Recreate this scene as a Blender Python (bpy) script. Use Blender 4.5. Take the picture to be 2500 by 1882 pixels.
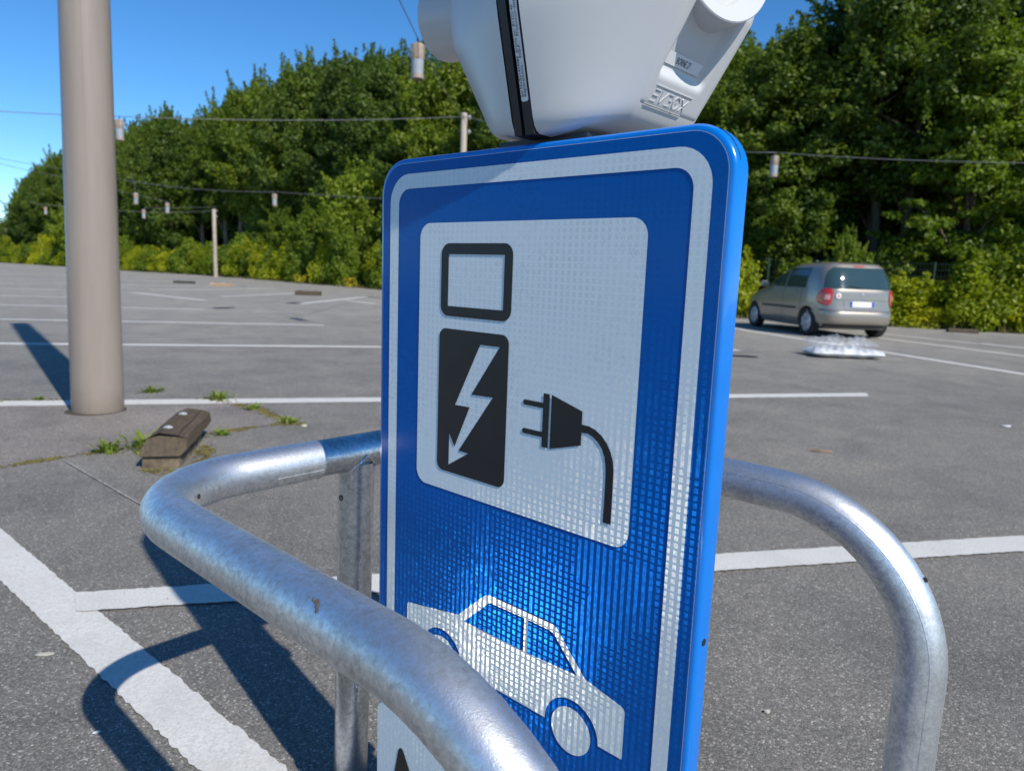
import bpy, bmesh, math, random
import numpy as np
from mathutils import Vector, Matrix

for _o in list(bpy.data.objects):
    bpy.data.objects.remove(_o)
SC = bpy.context.scene
COL = SC.collection
PI = math.pi

# ------------------------------------------------------------------ camera
CAM_H = 1.13
FL = 1740.0 / 2500.0
PITCH = math.atan(274.8 / 1740.0)
ROLL = math.atan(0.0373)
cF = Vector((0, math.cos(PITCH), -math.sin(PITCH)))
cR0 = Vector((1, 0, 0))
cU0 = Vector((0, math.sin(PITCH), math.cos(PITCH)))
cR = math.cos(ROLL) * cR0 + math.sin(ROLL) * cU0
cU = -math.sin(ROLL) * cR0 + math.cos(ROLL) * cU0
cam = bpy.data.cameras.new('camera')
cam_o = bpy.data.objects.new('camera', cam)
COL.objects.link(cam_o)
m = Matrix((cR, cU, -cF)).transposed().to_4x4()
m.translation = (0, 0, CAM_H)
cam_o.matrix_world = m
cam.sensor_fit = 'HORIZONTAL'
cam.sensor_width = 9.8
cam.lens = 9.8 * FL
cam.clip_start = 0.05
cam.clip_end = 3000
cam.dof.use_dof = True
cam.dof.focus_distance = 0.98
cam.dof.aperture_fstop = 1.9
SC.camera = cam_o

# ------------------------------------------------------------------ light
SUN_EL = math.radians(41.8)
SUN_H = Vector((0.625, -0.781, 0)).normalized()
SUN = Vector((SUN_H.x * math.cos(SUN_EL), SUN_H.y * math.cos(SUN_EL), math.sin(SUN_EL)))
w = bpy.data.worlds.new('World')
SC.world = w
w.use_nodes = True
nt = w.node_tree
sky = nt.nodes.new('ShaderNodeTexSky')
sky.sky_type = 'NISHITA'
sky.sun_disc = False
sky.sun_elevation = SUN_EL
sky.sun_rotation = math.atan2(SUN_H.x, SUN_H.y)
sky.altitude = 100
sky.air_density = 0.8
sky.dust_density = 0.0
sky.ozone_density = 4.0
hs = nt.nodes.new('ShaderNodeHueSaturation')
hs.inputs['Saturation'].default_value = 1.22
hs.inputs['Value'].default_value = 1.0
nt.links.new(sky.outputs[0], hs.inputs['Color'])
tint = nt.nodes.new('ShaderNodeMix')
tint.data_type = 'RGBA'
tint.blend_type = 'MULTIPLY'
tint.inputs[0].default_value = 1.0
tint.inputs[7].default_value = (0.86, 0.99, 1.03, 1)
nt.links.new(hs.outputs[0], tint.inputs[6])
nt.links.new(tint.outputs[2], nt.nodes['Background'].inputs['Color'])
nt.nodes['Background'].inputs['Strength'].default_value = 0.12
sl = bpy.data.lights.new('sun', 'SUN')
sl.energy = 4.3
sl.angle = math.radians(0.53)
sl.color = (1.0, 0.94, 0.845)
sun_o = bpy.data.objects.new('sun', sl)
COL.objects.link(sun_o)
sun_o.rotation_euler = SUN.to_track_quat('Z', 'Y').to_euler()
sun_o.location = (20, -25, 30)
SC.view_settings.view_transform = 'Standard'
SC.view_settings.look = 'None'
SC.view_settings.exposure = 0.38
SC.view_settings.gamma = 1.0
SC.view_settings.use_curve_mapping = False
SC.render.engine = 'CYCLES'
SC.cycles.max_bounces = 8
SC.cycles.sample_clamp_indirect = 6.0
SC.cycles.use_denoising = True


# ------------------------------------------------------------------ helpers
def project(p):
    d = Vector(p) - Vector((0, 0, CAM_H))
    z = d.dot(cF)
    return (1250 + 1740 * d.dot(cR) / z, 941 - 1740 * d.dot(cU) / z, z)


def ray(px, py):
    return cF + cR * ((px - 1250) / 1740) - cU * ((py - 941) / 1740)


def at_depth(px, py, y):
    """point on the sight line through a photo pixel at world depth y (metres ahead)"""
    r = ray(px, py)
    return Vector((0, 0, CAM_H)) + r * (y / r.y)


def link(name, me, mats=None, parent=None, loc=None):
    o = bpy.data.objects.new(name, me)
    COL.objects.link(o)
    if mats is not None:
        for mm in (mats if isinstance(mats, (list, tuple)) else [mats]):
            me.materials.append(mm)
    if parent is not None:
        o.parent = parent
    if loc is not None:
        o.location = loc
    return o


def tag(o, label=None, cat=None, group=None, kind=None):
    if label:
        o['label'] = label
    if cat:
        o['category'] = cat
    if group:
        o['group'] = group
    if kind:
        o['kind'] = kind
    return o


def thing(name, label, cat, loc=(0, 0, 0), rz=0.0, group=None):
    o = bpy.data.objects.new(name, None)
    o.empty_display_size = 0.1
    COL.objects.link(o)
    o.location = loc
    o.rotation_euler = (0, 0, rz)
    return tag(o, label, cat, group)


def mesh_from(verts, faces, name='m', smooth=False):
    me = bpy.data.meshes.new(name)
    me.from_pydata([tuple(v) for v in verts], [], faces)
    me.validate()
    if smooth:
        me.polygons.foreach_set('use_smooth', [True] * len(me.polygons))
    me.update()
    return me


class MB:
    def __init__(self):
        self.v = []
        self.f = []

    def add(self, verts, faces):
        n = len(self.v)
        self.v += [tuple(v) for v in verts]
        self.f += [tuple(i + n for i in f) for f in faces]
        return self

    def box(self, c, s, rot=None):
        c = Vector(c)
        hx, hy, hz = s[0] / 2, s[1] / 2, s[2] / 2
        vs = [Vector((x, y, z)) for x in (-hx, hx) for y in (-hy, hy) for z in (-hz, hz)]
        if rot is not None:
            vs = [rot @ v for v in vs]
        self.add([v + c for v in vs], [(0, 1, 3, 2), (4, 6, 7, 5), (0, 4, 5, 1), (2, 3, 7, 6), (0, 2, 6, 4), (1, 5, 7, 3)])
        return self

    def tube(self, pts, radii, n=12, caps=True):
        pts = [Vector(p) for p in pts]
        if not isinstance(radii, (list, tuple)):
            radii = [radii] * len(pts)
        tang = []
        for i in range(len(pts)):
            a = pts[max(i - 1, 0)]
            b = pts[min(i + 1, len(pts) - 1)]
            tang.append((b - a).normalized())
        ref = Vector((0, 0, 1)) if abs(tang[0].z) < 0.9 else Vector((1, 0, 0))
        nrm = (ref - tang[0] * ref.dot(tang[0])).normalized()
        vs, fs = [], []
        for i, p in enumerate(pts):
            t = tang[i]
            nrm = (nrm - t * nrm.dot(t)).normalized()
            bn = t.cross(nrm)
            for k in range(n):
                a = 2 * PI * k / n
                vs.append(p + (nrm * math.cos(a) + bn * math.sin(a)) * radii[i])
        for i in range(len(pts) - 1):
            for k in range(n):
                a, b = i * n + k, i * n + (k + 1) % n
                fs.append((a, b, b + n, a + n))
        if caps:
            fs.append(tuple(range(n - 1, -1, -1)))
            fs.append(tuple((len(pts) - 1) * n + k for k in range(n)))
        return self.add(vs, fs)

    def lathe(self, prof, n=24, axis='z'):
        """prof: list of (r, h)"""
        vs, fs = [], []
        for r, h in prof:
            for k in range(n):
                a = 2 * PI * k / n
                c, s = r * math.cos(a), r * math.sin(a)
                vs.append((c, s, h) if axis == 'z' else ((h, c, s) if axis == 'x' else (c, h, s)))
        for i in range(len(prof) - 1):
            for k in range(n):
                a, b = i * n + k, i * n + (k + 1) % n
                fs.append((a, b, b + n, a + n))
        return self.add(vs, fs)

    def me(self, smooth=False, name='m', fix=False):
        me = mesh_from(self.v, self.f, name, smooth)
        if fix:
            bm = bmesh.new()
            bm.from_mesh(me)
            bmesh.ops.recalc_face_normals(bm, faces=bm.faces)
            bm.to_mesh(me)
            bm.free()
        return me

    def build(self, name, mat, parent=None, smooth=False, loc=None, fix=True, auto=None):
        me = self.me(smooth, name, fix)
        if auto is not None:
            me.polygons.foreach_set('use_smooth', [True] * len(me.polygons))
            sharp_edges(me, auto)
        return link(name, me, mat, parent, loc)


def sharp_edges(me, deg):
    bm = bmesh.new()
    bm.from_mesh(me)
    lim = math.radians(deg)
    for e in bm.edges:
        if len(e.link_faces) == 2 and e.calc_face_angle(0) > lim:
            e.smooth = False
    bm.to_mesh(me)
    bm.free()


def copy_tree(o, parent=None):
    c = o.copy()
    COL.objects.link(c)
    if parent is not None:
        c.parent = parent
    for ch in list(o.children):
        copy_tree(ch, c)
    return c


# ------------------------------------------------------------------ materials
class NT:
    def __init__(self, name):
        self.m = bpy.data.materials.new(name)
        self.m.use_nodes = True
        self.t = self.m.node_tree
        self.n = self.t.nodes
        self.b = self.n['Principled BSDF']
        self.out = self.n['Material Output']

    def add(self, typ, **kw):
        nd = self.n.new(typ)
        for k, v in kw.items():
            setattr(nd, k, v)
        return nd

    def ln(self, a, b):
        self.t.links.new(a, b)

    def coord(self, which='Object'):
        return self.add('ShaderNodeTexCoord').outputs[which]

    def noise(self, vec, scale, detail=3, rough=0.55, dist=0.0):
        nd = self.add('ShaderNodeTexNoise')
        nd.inputs['Scale'].default_value = scale
        nd.inputs['Detail'].default_value = detail
        nd.inputs['Roughness'].default_value = rough
        nd.inputs['Distortion'].default_value = dist
        if vec is not None:
            self.ln(vec, nd.inputs['Vector'])
        return nd

    def ramp(self, fac, stops):
        nd = self.add('ShaderNodeValToRGB')
        el = nd.color_ramp.elements
        while len(el) > 1:
            el.remove(el[0])
        el[0].position = stops[0][0]
        el[0].color = (*stops[0][1], 1)
        for p, c in stops[1:]:
            e = el.new(p)
            e.color = (*c, 1)
        self.ln(fac, nd.inputs[0])
        return nd.outputs[0]

    def math(self, op, a, b=None, c=None, clamp=False):
        nd = self.add('ShaderNodeMath', operation=op)
        nd.use_clamp = clamp
        for i, x in enumerate((a, b, c)):
            if x is None:
                continue
            if isinstance(x, (int, float)):
                nd.inputs[i].default_value = x
            else:
                self.ln(x, nd.inputs[i])
        return nd.outputs[0]

    def mix(self, fac, a, b, blend='MIX'):
        nd = self.add('ShaderNodeMix', data_type='RGBA', blend_type=blend)
        for sock, x in ((nd.inputs[0], fac), (nd.inputs[6], a), (nd.inputs[7], b)):
            if isinstance(x, (int, float)):
                sock.default_value = x
            elif isinstance(x, (tuple, list)):
                sock.default_value = (*x, 1)
            else:
                self.ln(x, sock)
        return nd.outputs[2]

    def bump(self, h, strength=0.3, dist=0.01):
        nd = self.add('ShaderNodeBump')
        nd.inputs['Strength'].default_value = strength
        nd.inputs['Distance'].default_value = dist
        self.ln(h, nd.inputs['Height'])
        self.ln(nd.outputs[0], self.b.inputs['Normal'])
        return nd

    def set(self, color=None, rough=None, metal=None, spec=None, coat=None):
        b = self.b
        if color is not None:
            if isinstance(color, (tuple, list)):
                b.inputs['Base Color'].default_value = (*color, 1)
            else:
                self.ln(color, b.inputs['Base Color'])
        if rough is not None:
            if isinstance(rough, (int, float)):
                b.inputs['Roughness'].default_value = rough
            else:
                self.ln(rough, b.inputs['Roughness'])
        if metal is not None:
            b.inputs['Metallic'].default_value = metal
        if spec is not None:
            b.inputs['Specular IOR Level'].default_value = spec
        if coat is not None:
            b.inputs['Coat Weight'].default_value = coat
            b.inputs['Coat Roughness'].default_value = 0.05
        return self


def plain(name, col, rough=0.5, metal=0.0, var=0.08, scale=6.0, spec=0.5, coat=None, bump=0.0, bscale=60):
    """a base colour with slight real variation"""
    k = NT(name)
    co = k.coord()
    n1 = k.noise(co, scale, 4)
    dark = tuple(c * (1 - var) for c in col)
    lite = tuple(min(1, c * (1 + var)) for c in col)
    k.set(color=k.ramp(n1.outputs[0], [(0.3, dark), (0.7, lite)]), rough=rough, metal=metal, spec=spec, coat=coat)
    if bump:
        k.bump(k.noise(co, bscale, 3).outputs[0], bump, 0.003)
    return k.m


def asphalt(name, base=0.166, tint=(1.04, 0.995, 0.90)):
    k = NT(name)
    co = k.coord()
    vo = k.add('ShaderNodeTexVoronoi')
    vo.inputs['Scale'].default_value = 210
    k.ln(co, vo.inputs['Vector'])
    sep = k.add('ShaderNodeSeparateColor')
    k.ln(vo.outputs['Color'], sep.inputs[0])
    nf = k.noise(co, 420, 2)
    nm = k.noise(co, 1.7, 7, 0.68, 0.4)
    nl = k.noise(co, 0.22, 4, 0.6)
    def g(v):
        return tuple(base * v * t for t in tint)
    stone = k.ramp(sep.outputs[0], [(0.0, g(0.58)), (0.45, g(0.88)), (0.8, g(1.15)), (0.94, g(1.5)), (1.0, g(2.6))])
    fine = k.ramp(nf.outputs[0], [(0.3, (0.74, 0.74, 0.74)), (0.7, (1.22, 1.22, 1.22))])
    c = k.mix(1.0, stone, fine, 'MULTIPLY')
    pat = k.ramp(nm.outputs[0], [(0.28, (0.74, 0.74, 0.75)), (0.5, (1, 1, 1)), (0.72, (1.22, 1.2, 1.16))])
    c = k.mix(1.0, c, pat, 'MULTIPLY')
    pat2 = k.ramp(nl.outputs[0], [(0.3, (0.88, 0.88, 0.9)), (0.7, (1.12, 1.11, 1.1))])
    c = k.mix(1.0, c, pat2, 'MULTIPLY')
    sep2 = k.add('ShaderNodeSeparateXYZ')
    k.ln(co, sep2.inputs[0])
    far_fac = k.math('ADD', k.math('MULTIPLY', sep2.outputs[1], 1 / 40.0), k.math('MULTIPLY', nl.outputs[0], 0.12))  # lighter with distance: grazing-angle sheen painted into the base colour
    grazing_sheen = k.ramp(far_fac, [(0.10, (1, 1, 1)), (0.55, (1.55, 1.55, 1.53))])
    c = k.mix(1.0, c, grazing_sheen, 'MULTIPLY')
    k.set(color=c, rough=0.82, spec=0.35)
    h = k.math('ADD', k.math('MULTIPLY', vo.outputs['Distance'], -1.0), k.math('MULTIPLY', nf.outputs[0], 0.35))
    k.bump(h, 0.55, 0.003)
    return k.m


def road_paint(name):
    k = NT(name)
    co = k.coord()
    n1 = k.noise(co, 130, 3)
    n2 = k.noise(co, 5, 5, 0.65)
    n3 = k.noise(co, 38, 4, 0.7)
    c = k.ramp(n1.outputs[0], [(0.3, (0.46, 0.455, 0.43)), (0.65, (0.62, 0.61, 0.58))])
    c = k.mix(k.ramp(n2.outputs[0], [(0.42, (0, 0, 0)), (0.75, (0.45, 0.45, 0.45))]), c, (0.42, 0.41, 0.38))
    c = k.mix(k.ramp(n3.outputs[0], [(0.68, (0, 0, 0)), (0.74, (1, 1, 1))]), c, (0.14, 0.135, 0.13))
    k.set(color=c, rough=0.75, spec=0.3)
    k.bump(n1.outputs[0], 0.5, 0.003)
    return k.m


def galvanized(name, rough=0.44, base=(0.73, 0.745, 0.75)):
    k = NT(name)
    co = k.coord()
    n1 = k.noise(co, 120, 4, 0.7, 0.6)
    n0 = k.noise(co, 11, 4, 0.6, 1.0)
    n2 = k.noise(co, 620, 2, 0.6)
    f = k.math('ADD', k.math('MULTIPLY', n1.outputs[0], 0.7), k.math('MULTIPLY', n0.outputs[0], 0.3))
    c = k.ramp(f, [(0.32, tuple(x * 0.62 for x in base)), (0.5, base), (0.64, tuple(min(1, x * 1.4) for x in base))])
    r = k.ramp(f, [(0.3, (rough + 0.10,) * 3), (0.7, (rough - 0.05,) * 3)])
    k.set(color=c, rough=r, metal=1.0)
    h = k.math('ADD', k.math('MULTIPLY', n2.outputs[0], 0.6), k.math('MULTIPLY', n1.outputs[0], 0.6))
    k.bump(h, 0.30, 0.0014)
    return k.m


def leaf_mat(name, c_dark, c_mid, c_lite, trans=0.35, yellow=None):
    k = NT(name)
    co = k.coord()
    n1 = k.noise(co, 0.9, 3)
    n2 = k.noise(co, 9.0, 2)
    oi = k.add('ShaderNodeObjectInfo')
    f = k.math('ADD', k.math('MULTIPLY', n1.outputs[0], 0.6), k.math('MULTIPLY', n2.outputs[0], 0.4))
    f = k.math('ADD', f, k.math('MULTIPLY', k.math('SUBTRACT', oi.outputs['Random'], 0.5), 0.16))
    c = k.ramp(f, [(0.32, c_dark), (0.5, c_mid), (0.68, c_lite)])
    k.set(color=c, rough=0.55, spec=0.35)
    tr = k.add('ShaderNodeBsdfTranslucent')
    tc = k.mix(1.0, c, (1.25, 1.35, 0.6), 'MULTIPLY')
    k.ln(tc, tr.inputs['Color'])
    mx = k.add('ShaderNodeMixShader')
    mx.inputs[0].default_value = trans
    k.ln(k.b.outputs[0], mx.inputs[1])
    k.ln(tr.outputs[0], mx.inputs[2])
    k.ln(mx.outputs[0], k.out.inputs['Surface'])
    return k.m


def bark(name, col):
    k = NT(name)
    co = k.coord()
    mp = k.add('ShaderNodeMapping')
    mp.inputs['Scale'].default_value = (6, 6, 1.2)
    k.ln(co, mp.inputs['Vector'])
    n = k.noise(mp.outputs[0], 3, 5, 0.65)
    c = k.ramp(n.outputs[0], [(0.3, tuple(x * 0.5 for x in col)), (0.7, tuple(x * 1.35 for x in col))])
    k.set(color=c, rough=0.9, spec=0.2)
    k.bump(n.outputs[0], 0.6, 0.02)
    return k.m


def pole_paint():
    k = NT('pole_paint')
    co = k.coord()
    mp = k.add('ShaderNodeMapping')
    mp.inputs['Scale'].default_value = (9, 9, 0.7)
    k.ln(co, mp.inputs['Vector'])
    n = k.noise(mp.outputs[0], 2.0, 5, 0.6)
    n2 = k.noise(co, 16, 6, 0.75)
    n3 = k.noise(co, 3.5, 4)
    c = k.ramp(n.outputs[0], [(0.3, (0.235, 0.197, 0.165)), (0.7, (0.275, 0.232, 0.195))])
    c = k.mix(k.ramp(n2.outputs[0], [(0.68, (0, 0, 0)), (0.74, (0.5,) * 3)]), c, (0.36, 0.33, 0.29))
    sp = k.add('ShaderNodeSeparateXYZ')
    k.ln(co, sp.inputs[0])
    h = k.math('ADD', sp.outputs[2], k.math('MULTIPLY', n3.outputs[0], 0.35))
    c = k.mix(k.ramp(h, [(0.16, (0.75,) * 3), (0.36, (0, 0, 0))]), c, (0.15, 0.125, 0.10))
    k.set(color=c, rough=k.ramp(n.outputs[0], [(0.3, (0.42,) * 3), (0.7, (0.32,) * 3)]), spec=0.5)
    k.bump(n2.outputs[0], 0.05, 0.003)
    return k.m


M = {}
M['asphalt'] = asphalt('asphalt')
M['asphalt_old'] = asphalt('asphalt_old', 0.176, (1.08, 0.975, 0.88))
M['paint'] = road_paint('road_paint')
M['galv'] = galvanized('galvanized_steel')
M['galv_smooth'] = galvanized('galvanized_smooth', 0.30, (0.56, 0.575, 0.59))
M['black_plastic'] = plain('black_plastic', (0.016, 0.017, 0.02), 0.38, var=0.2, bump=0.1)
M['black'] = plain('black_hole', (0.008, 0.008, 0.009), 0.8)
M['white_plastic'] = plain('white_plastic', (0.56, 0.57, 0.575), 0.34, var=0.02, spec=0.5)
M['sticker'] = plain('sticker_white', (0.72, 0.73, 0.74), 0.3, var=0.02)
M['ink'] = plain('ink_black', (0.012, 0.011, 0.011), 0.45, var=0.2, scale=30)
M['pole_paint'] = pole_paint()
M['blue_metal'] = plain('blue_enamel', (0.0, 0.165, 0.60), 0.22, var=0.03, scale=40, coat=0.6)
M['soil'] = plain('soil', (0.045, 0.036, 0.022), 0.95, var=0.5, scale=1.2, bump=0.6, bscale=9)
M['bark'] = bark('bark', (0.10, 0.08, 0.06))
M['bark_pale'] = bark('bark_pale', (0.22, 0.17, 0.12))
M['leaf_dark'] = leaf_mat('leaf_dark', (0.0343, 0.0665, 0.0104), (0.0666, 0.1178, 0.0135), (0.1504, 0.1997, 0.0176), 0.38)
M['leaf_mid'] = leaf_mat('leaf_mid', (0.0513, 0.0883, 0.0104), (0.1114, 0.1686, 0.0135), (0.2263, 0.2789, 0.0176), 0.38)
M['leaf_bright'] = leaf_mat('leaf_bright', (0.0759, 0.1234, 0.0090), (0.1442, 0.2105, 0.0126), (0.2277, 0.2904, 0.0198), 0.38)
M['leaf_hedge'] = leaf_mat('leaf_hedge', (0.1002, 0.1521, 0.0072), (0.2757, 0.3203, 0.0090), (0.4843, 0.4645, 0.0162), 0.38)
M['leaf_fresh'] = leaf_mat('leaf_fresh', (0.045, 0.080, 0.010), (0.085, 0.135, 0.013), (0.15, 0.20, 0.02), 0.38)
M['leaf_weed'] = leaf_mat('leaf_weed', (0.10, 0.14, 0.02), (0.20, 0.27, 0.035), (0.34, 0.36, 0.09), 0.3)
M['moss'] = plain('moss', (0.10, 0.085, 0.022), 0.95, var=0.6, scale=25, bump=0.8, bscale=120)
M['flower'] = plain('yellow_flower', (0.55, 0.42, 0.01), 0.7, var=0.2)
M['fence'] = plain('fence_green', (0.03, 0.06, 0.045), 0.5)
M['cable'] = plain('cable_grey', (0.13, 0.135, 0.14), 0.5)
M['lamp_shell'] = plain('lamp_shell', (0.27, 0.225, 0.19), 0.6, var=0.25, scale=14)
M['lamp_glass'] = plain('lamp_diffuser', (0.29, 0.31, 0.34), 0.35, var=0.1, scale=9)
M['concrete'] = plain('pole_concrete', (0.36, 0.31, 0.26), 0.8, var=0.15, scale=4)
M['dark_metal'] = plain('dark_metal', (0.06, 0.055, 0.05), 0.5, metal=0.6)


def sheeting(name, base, cellcol, linecol, glint, strength):
    """prismatic reflective sheeting: honeycomb cells over a base colour and tilted facets"""
    k = NT(name)
    co = k.coord()
    sep = k.add('ShaderNodeSeparateXYZ')
    k.ln(co, sep.inputs[0])
    x, z = sep.outputs[0], sep.outputs[2]
    P = 0.0052

    def hexcell(ox, oz):
        ax = k.math('DIVIDE', k.math('ADD', x, ox), P)
        az = k.math('DIVIDE', k.math('ADD', z, oz), P * 1.732)
        fx = k.math('SUBTRACT', k.math('FRACT', k.math('ADD', ax, 100.0)), 0.5)
        fz = k.math('MULTIPLY', k.math('SUBTRACT', k.math('FRACT', k.math('ADD', az, 100.0)), 0.5), 1.732)
        return k.math('ABSOLUTE', fx), k.math('ABSOLUTE', fz)

    def hexd(a):
        fx, fz = a
        return k.math('MAXIMUM', fx, k.math('ADD', k.math('MULTIPLY', fx, 0.5), k.math('MULTIPLY', fz, 0.866)))
    d1 = hexd(hexcell(0, 0))
    d2 = hexd(hexcell(P / 2, P * 0.866))
    d = k.math('MINIMUM', d1, d2)
    line = k.math('GREATER_THAN', d, 0.44)
    # per cell tone
    vo = k.add('ShaderNodeTexVoronoi')
    vo.inputs['Scale'].default_value = 190
    k.ln(co, vo.inputs['Vector'])
    vs = k.add('ShaderNodeSeparateColor')
    k.ln(vo.outputs['Color'], vs.inputs[0])
    tone = k.ramp(vs.outputs[0], [(0.0, cellcol), (0.5, base), (1.0, base)])
    big = k.noise(co, 9, 3)
    tone = k.mix(k.ramp(big.outputs[0], [(0.42, (0, 0, 0)), (0.6, (0.7, 0.7, 0.7))]), base, tone)
    c = k.mix(k.math('MULTIPLY', line, k.ramp(big.outputs[0], [(0.35, (0.1,) * 3), (0.62, (0.8,) * 3)])), tone, linecol)
    # tilted prism facets, in vertical rows of dashes
    col = k.math('FRACT', k.math('ADD', k.math('DIVIDE', x, 0.0098), 100.0))
    row = k.math('FRACT', k.math('ADD', k.math('DIVIDE', z, 0.0088), 100.0))
    mc = k.math('GREATER_THAN', col, 0.48)
    mr = k.math('GREATER_THAN', row, 0.30)
    dash = k.math('MULTIPLY', mc, mr)
    bigm = k.noise(co, 6, 3)
    amt = k.ramp(bigm.outputs[0], [(0.36, (0.03,) * 3), (0.64, (0.13,) * 3)])
    dk = k.math('SUBTRACT', 1.0, k.math('MULTIPLY', dash, amt))
    c = k.mix(1.0, c, dk, 'MULTIPLY')
    k.set(color=c, rough=0.18, spec=0.16)
    wid = k.noise(co, 5.5, 2)
    solid = k.math('GREATER_THAN', wid.outputs[0], 0.52)
    mr = k.math('MAXIMUM', mr, solid)
    v2 = k.add('ShaderNodeTexVoronoi')
    v2.inputs['Scale'].default_value = 260
    k.ln(co, v2.inputs['Vector'])
    v2s = k.add('ShaderNodeSeparateColor')
    k.ln(v2.outputs['Color'], v2s.inputs[0])
    mask = k.math('MULTIPLY', k.math('MULTIPLY', mc, mr), k.math('ADD', k.math('MULTIPLY', v2s.outputs[1], 0.45), 0.35))
    # facet normal in the sign's own axes, with jitter per prism
    hv = SIGN_FACET
    jit = k.add('ShaderNodeVectorMath', operation='MULTIPLY_ADD')
    k.ln(v2.outputs['Color'], jit.inputs[0])
    jit.inputs[1].default_value = (0.035, 0.035, 0.035)
    jit.inputs[2].default_value = (hv[0] - 0.0175, hv[1] - 0.0175, hv[2] - 0.0175)
    vt = k.add('ShaderNodeVectorTransform', vector_type='NORMAL', convert_from='OBJECT', convert_to='WORLD')
    k.ln(jit.outputs[0], vt.inputs[0])
    nv = k.add('ShaderNodeVectorMath', operation='NORMALIZE')
    k.ln(vt.outputs[0], nv.inputs[0])
    gl = k.add('ShaderNodeBsdfAnisotropic')
    gl.inputs['Roughness'].default_value = 0.205
    irid = k.mix(0.22, (1, 1, 1), v2.outputs['Color'])
    gc = k.mix(1.0, irid, tuple(g * strength for g in glint), 'MULTIPLY')
    black = k.mix(mask, (0, 0, 0), gc)
    k.ln(black, gl.inputs['Color'])
    k.ln(nv.outputs[0], gl.inputs['Normal'])
    ad = k.add('ShaderNodeAddShader')
    k.ln(k.b.outputs[0], ad.inputs[0])
    k.ln(gl.outputs[0], ad.inputs[1])
    k.ln(ad.outputs[0], k.out.inputs['Surface'])
    return k.m


# ------------------------------------------------------------------ ground
def sheet(name, pts, z, mat, kind='structure'):
    me = mesh_from([(x, y, z) for x, y in pts], [tuple(range(len(pts)))])
    bm = bmesh.new()
    bm.from_mesh(me)
    for f in bm.faces:
        if f.normal.z < 0:
            f.normal_flip()
    bm.to_mesh(me)
    bm.free()
    o = link(name, me, mat)
    o['kind'] = kind
    return o


g = bpy.data.meshes.new('ground')
g = mesh_from([(-900, -60, 0), (900, -60, 0), (900, 1500, 0), (-900, 1500, 0)], [(0, 1, 2, 3)])
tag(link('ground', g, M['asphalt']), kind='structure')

HEDGE = [(44, 12.0), (26, 16.2), (13.9, 19.5), (7.1, 22.2), (-7.0, 37.5), (-14.0, 45.9), (-24.9, 58.4), (-37.3, 67.5), (-50.8, 80.4), (-66.8, 93.1), (-95, 117)]


def hedge_line(off):
    """points of the hedge foot moved back by off metres"""
    out = []
    P = [Vector((x, y)) for x, y in HEDGE]
    for i, p in enumerate(P):
        a, b = P[max(i - 1, 0)], P[min(i + 1, len(P) - 1)]
        t = (b - a).normalized()
        out.append(p + Vector((-t.y, t.x)) * -off)
    return out


def along(line, step, jit=0.0, rng=random):
    """walk a polyline and yield (point, tangent, s)"""
    s_next, acc = 0.0, 0.0
    for a, b in zip(line[:-1], line[1:]):
        L = (b - a).length
        while s_next <= acc + L:
            t = (s_next - acc) / L
            yield a.lerp(b, t), (b - a).normalized(), s_next
            s_next += step * (1 + jit * rng.uniform(-1, 1))
        acc += L


back = hedge_line(120)
front = hedge_line(-0.15)
sheet('woodland_floor', [tuple(p) for p in front] + [(-260, 260), (60, 260), (120, 60)], 0.004, M['soil'])

# painted lines: real edges, slightly ragged
R = random.Random(3)


def stripe(name, a, b, c, d, rag=0.004, step=0.03, z=0.004, mat=None):
    """quad a-b (one edge) and d-c (the other edge), both edges ragged"""
    a, b, c, d = map(Vector, (a, b, c, d))
    n = max(2, min(400, int((b - a).length / step)))
    vs, fs = [], []
    for i in range(n + 1):
        t = i / n
        p, q = a.lerp(b, t), d.lerp(c, t)
        dr = (q - p).normalized()
        p = p + dr * R.uniform(-rag, rag)
        q = q + dr * R.uniform(-rag, rag)
        vs += [(p.x, p.y, z), (q.x, q.y, z)]
    for i in range(n):
        fs.append((2 * i, 2 * i + 1, 2 * i + 3, 2 * i + 2))
    me = mesh_from(vs, fs)
    bm = bmesh.new(); bm.from_mesh(me)
    for f in bm.faces:
        if f.normal.z < 0:
            f.normal_flip()
    bm.to_mesh(me); bm.free()
    o = link(name, me, mat or M['paint'])
    o['kind'] = 'structure'
    return o


def ext(p, q, t):
    p, q = Vector(p), Vector(q)
    return tuple(p + (q - p) * t)


# wide line running from left to the foreground
DR = [(-2.10, 2.82), (-0.47, 1.45)]
DL = [(-1.78, 2.36), (-0.67, 1.44)]
stripe('painted_line', ext(*DR, -1.6), ext(*DR, 1.9), ext(*DL, 2.3), ext(*DL, -2.2), rag=0.006, step=0.007)
# nearest bay line
stripe('painted_line', (-1.455, 2.268), (3.6, 3.48), (3.5, 3.28), (-1.37, 2.138), rag=0.004, step=0.02, z=0.008)
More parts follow.
